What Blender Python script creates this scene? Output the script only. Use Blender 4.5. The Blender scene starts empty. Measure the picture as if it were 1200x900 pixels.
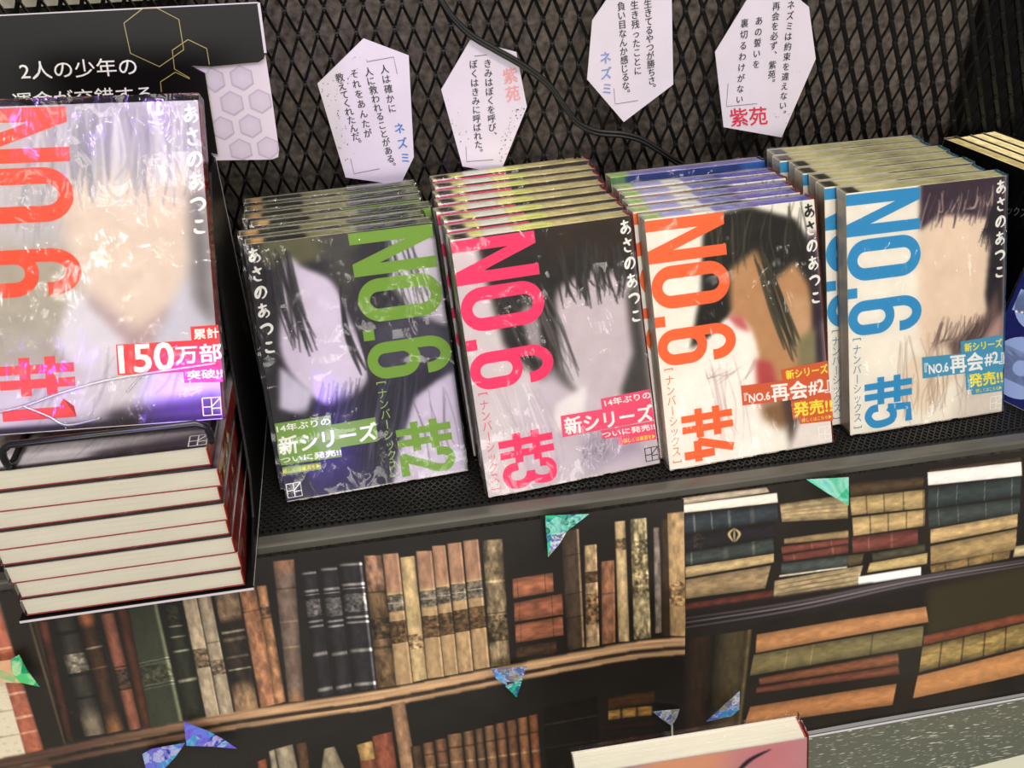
import bpy, math, random
import numpy as np
from mathutils import Matrix, Vector

S = bpy.context.scene
COL = S.collection
rad = math.radians

# ------------------------------------------------------------------ camera, world, lights
CAM = np.array([0.0171, -0.383, 0.3366])
YAW, PITCH, ROLL, FPX = rad(9.3538), rad(32.9364), rad(-1.6331), 1066.3


def cam_axes():
    f = np.array([math.sin(YAW) * math.cos(PITCH), math.cos(YAW) * math.cos(PITCH), -math.sin(PITCH)])
    r = np.array([math.cos(YAW), -math.sin(YAW), 0.0])
    u = np.cross(r, f)
    return r * math.cos(ROLL) + u * math.sin(ROLL), -r * math.sin(ROLL) + u * math.cos(ROLL), f


RX, UX, FX = cam_axes()
cd = bpy.data.cameras.new('camera')
cd.sensor_fit = 'HORIZONTAL'
cd.sensor_width = 36.0
cd.lens = 36.0 * FPX / 1200.0
cd.clip_start = 0.01
cam = bpy.data.objects.new('camera', cd)
COL.objects.link(cam)
cam.matrix_world = Matrix(((RX[0], UX[0], -FX[0], CAM[0]), (RX[1], UX[1], -FX[1], CAM[1]),
                           (RX[2], UX[2], -FX[2], CAM[2]), (0, 0, 0, 1)))
S.camera = cam
S.view_settings.view_transform = 'Standard'
S.view_settings.look = 'None'
S.view_settings.gamma = 1.0
S.view_settings.use_curve_mapping = False
S.view_settings.exposure = 0.0

w = bpy.data.worlds.new('shop_ambient')
S.world = w
w.use_nodes = True
w.node_tree.nodes['Background'].inputs[0].default_value = (1.0, 0.95, 0.88, 1)
w.node_tree.nodes['Background'].inputs[1].default_value = 0.30


def look(o, target):
    d = Vector(target) - o.location
    o.rotation_euler = d.to_track_quat('-Z', 'Y').to_euler()


def area(name, loc, target, sx, sy, power, color):
    l = bpy.data.lights.new(name, 'AREA')
    l.shape = 'RECTANGLE'
    l.size, l.size_y = sx, sy
    l.energy = power
    l.color = color
    o = bpy.data.objects.new(name, l)
    COL.objects.link(o)
    o.location = loc
    look(o, target)
    return o


def spot(name, loc, target, power, color, angle, blend=0.6, radius=0.004):
    l = bpy.data.lights.new(name, 'SPOT')
    l.energy = power
    l.color = color
    l.spot_size = rad(angle)
    l.spot_blend = blend
    l.shadow_soft_size = radius
    o = bpy.data.objects.new(name, l)
    COL.objects.link(o)
    o.location = loc
    look(o, target)
    return o


area('ceiling_strip_light', (-0.15, -0.75, 1.45), (0.05, 0.0, 0.05), 1.3, 0.35, 10.5, (1.0, 0.955, 0.89))
area('ceiling_panel_light', (0.75, -0.95, 1.25), (0.25, 0.0, 0.0), 0.5, 0.5, 5.5, (1.0, 0.93, 0.80))
area('added_front_fill', (-0.10, -1.5, 0.16), (0.08, 0.0, 0.02), 1.5, 0.30, 11.0, (1.0, 0.96, 0.90))  # low frontal fill added to lift the page edges and posters
area('added_overhead_fill', (0.22, -0.12, 1.55), (0.15, 0.05, 0.1), 0.7, 0.5, 10.0, (1.0, 0.96, 0.88))  # overhead fill added to brighten the book tops and tray
for i, (lx, ly, lz) in enumerate(((-0.55, -0.95, 1.0), (-0.1, -1.05, 0.95), (0.3, -1.0, 1.05), (0.7, -0.9, 0.95), (0.15, -0.7, 1.2))):
    area('ceiling_downlight', (lx, ly, lz), (0.12, 0.02, 0.08), 0.07, 0.07, 0.7, (1.0, 0.96, 0.90))
VIO = (0.22, 0.06, 1.0)
spot('violet_spot_light', (-0.22, -0.36, 0.42), (-0.036, 0.045, 0.042), 30.0, VIO, 7.5, 1.0)
spot('violet_stage_light', (-0.30, -0.38, 0.40), (-0.140, -0.014, 0.112), 2.6, VIO, 8.5, 1.0, 0.012)
spot('violet_wash_light', (-0.30, -0.30, 0.60), (0.03, 0.19, 0.15), 5.0, (0.45, 0.25, 1.0), 20.0, 1.0, 0.02)


# ------------------------------------------------------------------ geometry of sight lines
def ray(x, y):
    return FX + RX * (x - 600) / FPX - UX * (y - 450) / FPX


def hit(px, p0, n):
    d = ray(*px)
    n = np.array(n, float)
    return CAM + d * (((np.array(p0, float) - CAM) @ n) / (d @ n))


def hom(src, dst):
    A, b = [], []
    for (x, y), (u, v) in zip(src, dst):
        A.append([x, y, 1, 0, 0, 0, -u * x, -u * y]); b.append(u)
        A.append([0, 0, 0, x, y, 1, -v * x, -v * y]); b.append(v)
    return np.append(np.linalg.solve(np.array(A, float), np.array(b, float)), 1).reshape(3, 3)


def hap(Hm, p):
    q = Hm @ np.array([p[0], p[1], 1.0])
    return (q[0] / q[2], q[1] / q[2])


# ------------------------------------------------------------------ materials
def lin(c):
    c = np.asarray(c, float) / 255.0
    return np.where(c <= 0.04045, c / 12.92, ((c + 0.055) / 1.055) ** 2.4)


def rgba(c):
    return tuple(float(v) for v in lin(c)) + (1.0,)


MATS = {}


def mat(name, color=(128, 128, 128), rough=0.5, metal=0.0, spec=0.5, attr=None, noise=0.0, nscale=50.0,
        stretch=(1, 1, 1), bump=0.0, bscale=200.0, coat=0.0, color2=None):
    if name in MATS:
        return MATS[name]
    m = bpy.data.materials.new(name)
    m.use_nodes = True
    nt = m.node_tree
    b = nt.nodes['Principled BSDF']
    b.inputs['Roughness'].default_value = rough
    b.inputs['Metallic'].default_value = metal
    b.inputs['Specular IOR Level'].default_value = spec
    b.inputs['Coat Weight'].default_value = coat
    b.inputs['Coat Roughness'].default_value = 0.15
    b.inputs['Base Color'].default_value = rgba(color)
    src = None
    if attr:
        a = nt.nodes.new('ShaderNodeAttribute')
        a.attribute_name = attr
        src = a.outputs['Color']
    if noise or bump:
        tc = nt.nodes.new('ShaderNodeTexCoord')
        mp = nt.nodes.new('ShaderNodeMapping')
        mp.inputs['Scale'].default_value = stretch
        nt.links.new(tc.outputs['Object'], mp.inputs['Vector'])
    if noise:
        nz = nt.nodes.new('ShaderNodeTexNoise')
        nz.inputs['Scale'].default_value = nscale
        nz.inputs['Detail'].default_value = 5
        nt.links.new(mp.outputs[0], nz.inputs['Vector'])
        if color2 is not None:
            rp = nt.nodes.new('ShaderNodeValToRGB')
            rp.color_ramp.elements[0].position = 0.5 - 0.5 * noise
            rp.color_ramp.elements[1].position = 0.5 + 0.5 * noise
            rp.color_ramp.elements[0].color = rgba(color)
            rp.color_ramp.elements[1].color = rgba(color2)
            nt.links.new(nz.outputs['Fac'], rp.inputs[0])
            nt.links.new(rp.outputs[0], b.inputs['Base Color'])
        else:
            mr = nt.nodes.new('ShaderNodeMapRange')
            mr.inputs['From Min'].default_value = 0.3
            mr.inputs['From Max'].default_value = 0.7
            mr.inputs['To Min'].default_value = 1 - noise
            mr.inputs['To Max'].default_value = 1 + noise * 0.6
            nt.links.new(nz.outputs['Fac'], mr.inputs['Value'])
            mx = nt.nodes.new('ShaderNodeMix')
            mx.data_type = 'RGBA'
            mx.blend_type = 'MULTIPLY'
            mx.inputs[0].default_value = 1.0
            if src is not None:
                nt.links.new(src, mx.inputs[6])
            else:
                mx.inputs[6].default_value = rgba(color)
            nt.links.new(mr.outputs[0], mx.inputs[7])
            nt.links.new(mx.outputs[2], b.inputs['Base Color'])
    elif src is not None:
        nt.links.new(src, b.inputs['Base Color'])
    if bump:
        n2 = nt.nodes.new('ShaderNodeTexNoise')
        n2.inputs['Scale'].default_value = bscale
        n2.inputs['Detail'].default_value = 4
        nt.links.new(mp.outputs[0], n2.inputs['Vector'])
        bp = nt.nodes.new('ShaderNodeBump')
        bp.inputs['Strength'].default_value = bump
        bp.inputs['Distance'].default_value = 0.001
        nt.links.new(n2.outputs['Fac'], bp.inputs['Height'])
        nt.links.new(bp.outputs[0], b.inputs['Normal'])
    MATS[name] = m
    return m


def ink(name, color, alpha=1.0, rough=0.4):
    """printing ink; alpha < 1 lets the print below show through"""
    if name in MATS:
        return MATS[name]
    m = mat(name, color, rough)
    if alpha < 1.0:
        m.node_tree.nodes['Principled BSDF'].inputs['Alpha'].default_value = alpha
    return m


def film_mat():
    m = bpy.data.materials.new('clear_film')
    m.use_nodes = True
    nt = m.node_tree
    nt.nodes.clear()
    out = nt.nodes.new('ShaderNodeOutputMaterial')
    tr = nt.nodes.new('ShaderNodeBsdfTransparent')
    tr.inputs[0].default_value = (0.985, 0.985, 0.98, 1)
    gl = nt.nodes.new('ShaderNodeBsdfGlossy')
    gl.inputs['Roughness'].default_value = 0.11
    mx = nt.nodes.new('ShaderNodeMixShader')
    lw = nt.nodes.new('ShaderNodeFresnel')
    lw.inputs['IOR'].default_value = 1.5
    mu = nt.nodes.new('ShaderNodeMath')
    mu.operation = 'MULTIPLY'
    mu.inputs[1].default_value = 1.0
    tc = nt.nodes.new('ShaderNodeTexCoord')
    mp = nt.nodes.new('ShaderNodeMapping')
    mp.inputs['Scale'].default_value = (1, 1, 0.45)
    mp.inputs['Rotation'].default_value = (0, 0.5, 0)
    n1 = nt.nodes.new('ShaderNodeTexNoise')
    n1.inputs['Scale'].default_value = 75
    n1.inputs['Detail'].default_value = 3
    n1.inputs['Distortion'].default_value = 1.6
    bp = nt.nodes.new('ShaderNodeBump')
    bp.inputs['Strength'].default_value = 0.9
    bp.inputs['Distance'].default_value = 0.004
    L = nt.links.new
    n2 = nt.nodes.new('ShaderNodeTexNoise')
    n2.inputs['Scale'].default_value = 26
    n2.inputs['Detail'].default_value = 2
    mk = nt.nodes.new('ShaderNodeMapRange')
    mk.inputs['From Min'].default_value = 0.46
    mk.inputs['From Max'].default_value = 0.66
    mk.inputs['To Min'].default_value = 0.10
    mh = nt.nodes.new('ShaderNodeMath')
    mh.operation = 'MULTIPLY'
    L(tc.outputs['Object'], n2.inputs['Vector']); L(n2.outputs['Fac'], mk.inputs['Value'])
    L(n1.outputs['Fac'], mh.inputs[0]); L(mk.outputs[0], mh.inputs[1]); L(mh.outputs[0], bp.inputs['Height'])
    L(tc.outputs['Object'], mp.inputs[0]); L(mp.outputs[0], n1.inputs['Vector'])
    L(bp.outputs[0], gl.inputs['Normal']); L(lw.outputs[0], mu.inputs[0]); L(mu.outputs[0], mx.inputs[0])
    L(tr.outputs[0], mx.inputs[1]); L(gl.outputs[0], mx.inputs[2]); L(mx.outputs[0], out.inputs[0])
    return m


FILM = film_mat()
PRINT = mat('printed_cover', attr='Col', rough=0.45, spec=0.2)
POSTER = mat('printed_poster', attr='Col', rough=0.40, spec=0.35, noise=0.05, nscale=500, bump=0.10, bscale=30, coat=0.12)
PAGES = mat('page_paper', (247, 242, 226), 0.9, spec=0.1, noise=0.10, nscale=1.0, stretch=(25, 2600, 25))
WHITE_INK = ink('white_ink', (245, 243, 240))
BLACK_INK = ink('black_ink', (28, 24, 28))
YELLOW_INK = ink('yellow_ink', (250, 232, 70))
BLUE_INK = ink('blue_ink', (30, 110, 185))
RED_INK = ink('red_ink', (205, 40, 70))
GREY_INK = ink('grey_ink', (90, 84, 92))
GOLD_LINE = ink('pale_gold_ink', (170, 158, 95))
BLACK_METAL = mat('black_painted_metal', (22, 21, 21), 0.42, spec=0.5, noise=0.2, nscale=90)
SHELF_METAL = mat('charcoal_shelf_metal', (96, 93, 86), 0.36, metal=0.3, spec=0.5, noise=0.25, nscale=60, stretch=(0.3, 1, 1))
WIRE = mat('black_wire', (12, 12, 13), 0.25, spec=0.6)
BLACK_CARD = mat('black_card', (12, 11, 12), 0.35, spec=0.25)
PALE_CARD = mat('pale_card', (205, 198, 205), 0.5)
LILAC_CARD = mat('lilac_laminate', (213, 204, 218), 0.3, spec=0.5, noise=0.05, nscale=40)
RUBBER = mat('black_rubber', (16, 15, 16), 0.4)


# ------------------------------------------------------------------ mesh helpers
def mesh_obj(name, verts, faces, material, parent=None, smooth=False, cols=None, mats=None, midx=None):
    me = bpy.data.meshes.new(name)
    verts = np.asarray(verts, dtype=np.float32).reshape(-1, 3)
    me.from_pydata(verts.tolist(), [], [tuple(int(i) for i in f) for f in faces])
    for m in (mats or [material]):
        me.materials.append(m)
    if midx is not None:
        me.polygons.foreach_set('material_index', np.asarray(midx, dtype=np.int32))
    if smooth:
        me.polygons.foreach_set('use_smooth', np.ones(len(me.polygons), dtype=bool))
    if cols is not None:
        at = me.color_attributes.new('Col', 'FLOAT_COLOR', 'POINT')
        c = np.ones((len(verts), 4), dtype=np.float32)
        c[:, :3] = lin(np.clip(cols, 0, 255))
        at.data.foreach_set('color', c.ravel())
    me.update()
    o = bpy.data.objects.new(name, me)
    COL.objects.link(o)
    if parent is not None:
        o.parent = parent
    return o


class MB:
    def __init__(self):
        self.v, self.f, self.c = [], [], []

    def add(self, verts, faces, col=None):
        n = len(self.v)
        self.v += [tuple(map(float, p)) for p in verts]
        self.f += [tuple(i + n for i in f) for f in faces]
        if col is not None:
            self.c += [col] * len(verts)

    def box(self, x0, x1, y0, y1, z0, z1, col=None):
        v = [(x, y, z) for x in (x0, x1) for y in (y0, y1) for z in (z0, z1)]
        self.add(v, [(0, 1, 3, 2), (4, 6, 7, 5), (0, 4, 5, 1), (2, 3, 7, 6), (0, 2, 6, 4), (1, 5, 7, 3)], col)

    def prism(self, pts, nvec, col=None):
        """closed prism: polygon pts (3d) swept along nvec"""
        k = len(pts)
        a = [np.array(p, float) for p in pts]
        b = [p + np.array(nvec, float) for p in a]
        self.add(a + b, [tuple(range(k))[::-1], tuple(range(k, 2 * k))] +
                 [(i, (i + 1) % k, k + (i + 1) % k, k + i) for i in range(k)], col)

    def tube(self, pts, r, n=10, closed=False):
        pts = [np.array(p, float) for p in pts]
        k = len(pts)
        rings = []
        up = np.array([0.123, 0.33, 0.9])
        for i, p in enumerate(pts):
            a = pts[(i - 1) % k] if (closed or i > 0) else p
            b = pts[(i + 1) % k] if (closed or i < k - 1) else p
            t = b - a
            t /= np.linalg.norm(t)
            s = np.cross(t, up); s /= np.linalg.norm(s)
            q = np.cross(s, t)
            rings += [p + r * (math.cos(2 * math.pi * j / n) * s + math.sin(2 * math.pi * j / n) * q) for j in range(n)]
        fs = []
        for i in range(k if closed else k - 1):
            for j in range(n):
                i2 = (i + 1) % k
                fs.append((i * n + j, i * n + (j + 1) % n, i2 * n + (j + 1) % n, i2 * n + j))
        if not closed:
            fs.append(tuple(range(n))[::-1])
            fs.append(tuple(range((k - 1) * n, k * n)))
        self.add(rings, fs)

    def build(self, name, material, parent=None, smooth=False):
        return mesh_obj(name, self.v, self.f, material, parent, smooth, np.array(self.c) if self.c else None)


def catmull(pts, n=8, closed=False):
    P = [np.array(p, float) for p in pts]
    out = []
    k = len(P)
    for i in range(k if closed else k - 1):
        if closed:
            a, b, c, d = P[(i - 1) % k], P[i], P[(i + 1) % k], P[(i + 2) % k]
        else:
            a, b, c, d = P[max(i - 1, 0)], P[i], P[i + 1], P[min(i + 2, k - 1)]
        for j in range(n):
            t = j / n
            out.append(0.5 * ((2 * b) + (c - a) * t + (2 * a - 5 * b + 4 * c - d) * t * t + (3 * b - a - 3 * c + d) * t ** 3))
    if not closed:
        out.append(P[-1])
    return out


class Flat:
    """flat print in local (u right, v down) millimetres, turned into a mesh on a book front or a card"""

    def __init__(self):
        self.p, self.f, self.z, self.k = [], [], [], 0

    def lift(self):
        """strokes that cross lie a few microns apart, like layers of ink"""
        self.k += 1
        while len(self.z) < len(self.p):
            self.z.append((self.k % 5) * 1.2e-5)

    def poly(self, pts):
        n = len(self.p)
        self.p += [tuple(map(float, q)) for q in pts]
        self.lift()
        self.f.append(tuple(range(n, n + len(pts))))

    def ribbon(self, pts, wd, closed=False):
        pts = [np.array(p, float) for p in pts]
        k = len(pts)
        n = len(self.p)
        for i, p in enumerate(pts):
            a = pts[(i - 1) % k] if (closed or i > 0) else p
            b = pts[(i + 1) % k] if (closed or i < k - 1) else p
            t = (b - a) / (np.linalg.norm(b - a) + 1e-9)
            q = np.array([-t[1], t[0]])
            ww = wd[i] if hasattr(wd, '__len__') else wd
            self.p += [tuple(p + q * ww / 2), tuple(p - q * ww / 2)]
        self.lift()
        for i in range(k if closed else k - 1):
            j = (i + 1) % k
            self.f.append((n + 2 * i, n + 2 * i + 1, n + 2 * j + 1, n + 2 * j))

    def add_mesh(self, pts, faces):
        n = len(self.p)
        self.p += [tuple(q) for q in pts]
        self.lift()
        self.f += [tuple(i + n for i in f) for f in faces]

    def on_book(self, name, material, parent, H, off):
        self.lift()
        v = [(u / 1000, -off - z, H - q / 1000) for (u, q), z in zip(self.p, self.z)]
        return mesh_obj(name, v, self.f, material, parent)

    def on_plane(self, name, material, parent, origin, ex, ey, nrm, off):
        o, ex, ey, nrm = (np.array(a, float) for a in (origin, ex, ey, nrm))
        self.lift()
        v = [o + ex * u / 1000 + ey * q / 1000 + nrm * (off + z) for (u, q), z in zip(self.p, self.z)]
        return mesh_obj(name, v, self.f, material, parent)


_glyph = {}


def glyphs(body, bold):
    key = (body, bold)
    if key not in _glyph:
        c = bpy.data.curves.new('lettering', 'FONT')
        c.body = body
        c.resolution_u = 3
        c.offset = bold
        o = bpy.data.objects.new('lettering', c)
        COL.objects.link(o)
        bpy.context.view_layer.update()
        me = bpy.data.meshes.new_from_object(o.evaluated_get(bpy.context.evaluated_depsgraph_get()))
        P = np.array([(v.co.x, v.co.y) for v in me.vertices]).reshape(-1, 2)
        F = [tuple(p.vertices) for p in me.polygons]
        bpy.data.objects.remove(o)
        bpy.data.curves.remove(c)
        bpy.data.meshes.remove(me)
        _glyph[key] = (P, F)
    return _glyph[key]


def put_text(fl, body, tl, tr, bl, bold=0.02):
    """fit a line of text into the parallelogram tl, tr, bl (local u, v)"""
    P, F = glyphs(body, 0.0)
    mn, mx = P.min(0), P.max(0)
    a = (P[:, 0] - mn[0]) / (mx[0] - mn[0])
    b = (mx[1] - P[:, 1]) / (mx[1] - mn[1])
    tl, tr, bl = (np.array(q, float) for q in (tl, tr, bl))
    q = tl + np.outer(a, tr - tl) + np.outer(b, bl - tl)
    if bold > 0:
        r = bold * np.linalg.norm(bl - tl)
        for dx, dy in ((-r, -r), (r, -r), (-r, r), (r, r)):
            fl.add_mesh(q + np.array((dx, dy)), F)
    else:
        fl.add_mesh(q, F)


def put_col(fl, body, top, bot, size, bold=0.01, narrow=0.95):
    """vertical writing: first character centred on top, last on bot"""
    top, bot = np.array(top, float), np.array(bot, float)
    d = (bot - top) / np.linalg.norm(bot - top)
    r = np.array([-d[1], d[0]]) * -1.0
    n = len(body)
    for i, ch in enumerate(body):
        c = top + (bot - top) * (i / max(n - 1, 1))
        P, F = glyphs(ch, 0.0)
        if ch in '。、':
            ctr = P.mean(0)
            q = (P - ctr) * size + 0
            off = r * size * 0.3 - d * size * 0.3
        elif ch == 'ー':
            ctr = (P.min(0) + P.max(0)) / 2
            q = np.stack([P[:, 1] - ctr[1], -(P[:, 0] - ctr[0])], -1) * size
            off = 0
        elif ch in '「」[]':
            ctr = (P.min(0) + P.max(0)) / 2
            q = np.stack([P[:, 1] - ctr[1], -(P[:, 0] - ctr[0])], -1) * size
            off = 0
        else:
            ctr = np.array([(P[:, 0].min() + P[:, 0].max()) / 2, 0.38])
            q = (P - ctr) * size
            off = -r * 0
        w_ = c + off + np.outer(q[:, 0] * narrow, r) - np.outer(q[:, 1], d)
        for s_ in ((-1, 1) if bold > 0 else (0,)):
            fl.add_mesh(w_ + r * (s_ * bold * size), F)


def empty(name, M=None):
    o = bpy.data.objects.new(name, None)
    o.empty_display_size = 0.02
    COL.objects.link(o)
    if M is not None:
        o.matrix_world = M
    return o


def tag(o, label, cat, group=None, kind=None):
    if kind:
        o['kind'] = kind
    if kind != 'structure':
        o['label'] = label
        o['category'] = cat
    if group:
        o['group'] = group
    return o


# ------------------------------------------------------------------ painted rasters (print artwork)
def vnoise(h, wd, cell, seed):
    r = np.random.RandomState(seed)
    cy, cx = (cell if hasattr(cell, '__len__') else (cell, cell))
    gy, gx = int(h / cy) + 3, int(wd / cx) + 3
    g = r.rand(gy, gx)
    y = np.arange(h) / cy
    x = np.arange(wd) / cx
    yi, xi = y.astype(int), x.astype(int)
    fy, fx = y - yi, x - xi
    fy = fy * fy * (3 - 2 * fy)
    fx = fx * fx * (3 - 2 * fx)
    a = g[yi][:, xi]; b = g[yi][:, xi + 1]; c = g[yi + 1][:, xi]; d = g[yi + 1][:, xi + 1]
    return (a * (1 - fx) + b * fx) * (1 - fy)[:, None] + (c * (1 - fx) + d * fx) * fy[:, None]


def fbm(h, wd, cell, seed):
    cy, cx = (cell if hasattr(cell, '__len__') else (cell, cell))
    s = 0
    for k in range(4):
        s = s + vnoise(h, wd, (max(cy / 2 ** k, 1.0), max(cx / 2 ** k, 1.0)), seed + k * 7) / 2 ** k
    return s / 1.875


def blur(a, r):
    if r <= 0:
        return a
    for _ in range(2):
        for ax in (0, 1):
            k = int(round(r))
            if k < 1:
                continue
            p = np.pad(a, [(k, k) if i == ax else (0, 0) for i in range(a.ndim)], mode='edge')
            c = np.cumsum(p, axis=ax)
            z = np.zeros_like(np.take(c, [0], axis=ax))
            c = np.concatenate([z, c], axis=ax)
            n = a.shape[ax]
            a = (np.take(c, range(2 * k + 1, 2 * k + 1 + n), axis=ax) - np.take(c, range(0, n), axis=ax)) / (2 * k + 1)
    return a


class Canvas:
    def __init__(self, x0, y0, wd, ht, step, bg):
        self.x0, self.y0, self.step = x0, y0, step
        self.nx, self.ny = int(round(wd / step)) + 1, int(round(ht / step)) + 1
        self.img = np.zeros((self.ny, self.nx, 3)) + np.array(bg, float)
        self.X = x0 + np.arange(self.nx)[None, :] * step + np.zeros((self.ny, 1))
        self.Y = y0 + np.arange(self.ny)[:, None] * step + np.zeros((1, self.nx))

    def mask(self, pts, soft=0.0):
        pts = [tuple(p) for p in pts]
        m = np.zeros((self.ny, self.nx), bool)
        j = len(pts) - 1
        for i in range(len(pts)):
            (xi, yi), (xj, yj) = pts[i], pts[j]
            if yi != yj:
                c = ((yi > self.Y) != (yj > self.Y)) & (self.X < (xj - xi) * (self.Y - yi) / (yj - yi) + xi)
                m ^= c
            j = i
        return blur(m.astype(float), soft / self.step)

    def lay(self, m, col, a=1.0):
        m = (m * a)[..., None]
        self.img = self.img * (1 - m) + np.asarray(col, float) * m

    def poly(self, pts, col, soft=0.6, a=1.0, smooth=False):
        if smooth:
            pts = catmull(pts, 8, True)
        self.lay(self.mask(pts, soft), col, a)

    def stroke(self, pts, wd, col, soft=0.4, a=1.0, smooth=True):
        pts = catmull(pts, 8) if smooth and len(pts) > 2 else [np.array(p, float) for p in pts]
        d = np.full((self.ny, self.nx), 1e9)
        n = len(pts)
        for i in range(n - 1):
            p, q = pts[i], pts[i + 1]
            e = q - p
            t = np.clip(((self.X - p[0]) * e[0] + (self.Y - p[1]) * e[1]) / (e @ e + 1e-9), 0, 1)
            tt = (i + t) / (n - 1)
            wl = wd * (0.25 + 0.75 * np.sin(np.pi * np.clip(tt, 0.03, 0.97)))
            dd = np.hypot(self.X - p[0] - t * e[0], self.Y - p[1] - t * e[1]) - wl / 2
            d = np.minimum(d, dd)
        self.lay(np.clip(0.5 - d / (2 * soft + 1e-6), 0, 1), col, a)

    def quad(self, tl, tr, br, bl):
        Hm = hom([tl, tr, br, bl], [(0, 0), (1, 0), (1, 1), (0, 1)])
        q = Hm @ np.stack([self.X.ravel(), self.Y.ravel(), np.ones(self.X.size)])
        return (q[0] / q[2]).reshape(self.X.shape), (q[1] / q[2]).reshape(self.X.shape)

    def spine(self, quad, col, bands=(), labels=(), rnd=0.45, mott=0.25, seed=1, edge=None, across='u', top=None, bottom=None):
        """one printed book back; across = direction of its thickness, bands/labels along its length"""
        u, v = self.quad(*quad)
        du = np.hypot(*np.gradient(u)) + 1e-9
        dv = np.hypot(*np.gradient(v)) + 1e-9
        m = np.clip(np.minimum(u, 1 - u) / du + .5, 0, 1) * np.clip(np.minimum(v, 1 - v) / dv + .5, 0, 1)
        a, b = (u, v) if across == 'u' else (v, u)
        c = np.zeros(self.img.shape) + np.array(col, float)
        if top is not None:
            k = np.clip((top[0] - b) / 0.06 + 0.5, 0, 1)[..., None]
            c = c * (1 - k) + np.array(top[1], float) * k
        if bottom is not None:
            k = np.clip((b - bottom[0]) / 0.12 + 0.5, 0, 1)[..., None]
            c = c * (1 - k) + np.array(bottom[1], float) * k
        fine = fbm(self.ny, self.nx, (3, 3), seed + 500)[..., None]
        for (b0, b1, lc) in labels:
            k = ((b > b0) & (b < b1)).astype(float)[..., None]
            c = c * (1 - k) + np.array(lc, float) * (1 + 1.5 * (fine - .5)) * k
        for (b0, wd, lc) in bands:
            k = np.clip(1.4 - np.abs(b - b0) / (wd / 2), 0, 1)[..., None] * 0.85
            c = c * (1 - k) + np.array(lc, float) * k
        n = fbm(self.ny, self.nx, (9, 4) if across == 'u' else (4, 9), seed)[..., None]
        c = c * (1 + mott * 1.7 * (n - 0.5))
        prof = (1 - rnd) + rnd * np.sin(np.pi * np.clip(a, 0.02, 0.98)) ** 0.8
        if edge:
            prof = prof + edge * np.exp(-((a - 0.93) / 0.06) ** 2)
        c = c * prof[..., None]
        self.img = self.img * (1 - m[..., None]) + c * m[..., None]

    def grid(self, fn):
        """verts (from fn(x, y) arrays -> Nx3), faces, colours"""
        V = fn(self.X.ravel(), self.Y.ravel())
        i = np.arange((self.ny - 1) * (self.nx - 1))
        r, c = i // (self.nx - 1), i % (self.nx - 1)
        a = r * self.nx + c
        F = np.stack([a, a + self.nx, a + self.nx + 1, a + 1], -1)
        return V, F, self.img.reshape(-1, 3)


def grid_obj(name, V, F, C, material, parent=None, smooth=True, extra=None):
    """big vertex-coloured sheet, built with foreach_set; extra = MB with colours joined in"""
    V = np.asarray(V, np.float32)
    F = np.asarray(F, np.int32)
    me = bpy.data.meshes.new(name)
    nv, nf = len(V), len(F)
    loops = F.ravel()
    starts = np.arange(nf) * 4
    tot = np.full(nf, 4)
    if extra is not None:
        ev = np.array(extra.v, np.float32)
        V = np.concatenate([V, ev])
        C = np.concatenate([C, np.array(extra.c, float)])
        el = []
        for f in extra.f:
            starts = np.append(starts, len(loops) + len(el))
            tot = np.append(tot, len(f))
            el += [i + nv for i in f]
        loops = np.concatenate([loops, np.array(el, np.int32)])
    me.vertices.add(len(V))
    me.vertices.foreach_set('co', V.ravel())
    me.loops.add(len(loops))
    me.loops.foreach_set('vertex_index', loops.astype(np.int32))
    me.polygons.add(len(starts))
    me.polygons.foreach_set('loop_start', starts.astype(np.int32))
    me.polygons.foreach_set('loop_total', tot.astype(np.int32))
    if smooth:
        sm = np.zeros(len(starts), bool)
        sm[:nf] = True
        me.polygons.foreach_set('use_smooth', sm)
    me.update(calc_edges=True)
    me.validate()
    at = me.color_attributes.new('Col', 'FLOAT_COLOR', 'POINT')
    c = np.ones((len(V), 4), np.float32)
    c[:, :3] = lin(np.clip(C, 0, 255))
    at.data.foreach_set('color', c.ravel())
    me.materials.append(material)
    o = bpy.data.objects.new(name, me)
    COL.objects.link(o)
    if parent is not None:
        o.parent = parent
    return o


# ------------------------------------------------------------------ setting: wall, boards behind the mesh
D = 0.19
WALL = mat('speckled_stone', (52, 48, 45), 0.85, spec=0.2, noise=0.5, nscale=230, color2=(126, 114, 106), bump=0.5, bscale=300)
b = MB(); b.box(-0.6, 0.9, D + 0.022, D + 0.06, -0.4, 0.7)
tag(b.build('wall_back', WALL), None, None, kind='structure')
b = MB(); b.box(0.442, 0.62, D + 0.006, D + 0.018, -0.003, 0.45)
tag(b.build('dark_board_1', BLACK_CARD), None, None, kind='structure')  # black board put behind the mesh to darken the right end
b = MB(); b.box(-0.32, -0.068, D + 0.010, D + 0.014, 0.243, 0.40)
tag(b.build('pale_notice_board', mat('cream_board', (214, 205, 186), 0.6, noise=0.05, nscale=20)),
    'cream board behind the mesh above the black header at top left', 'board')

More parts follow.
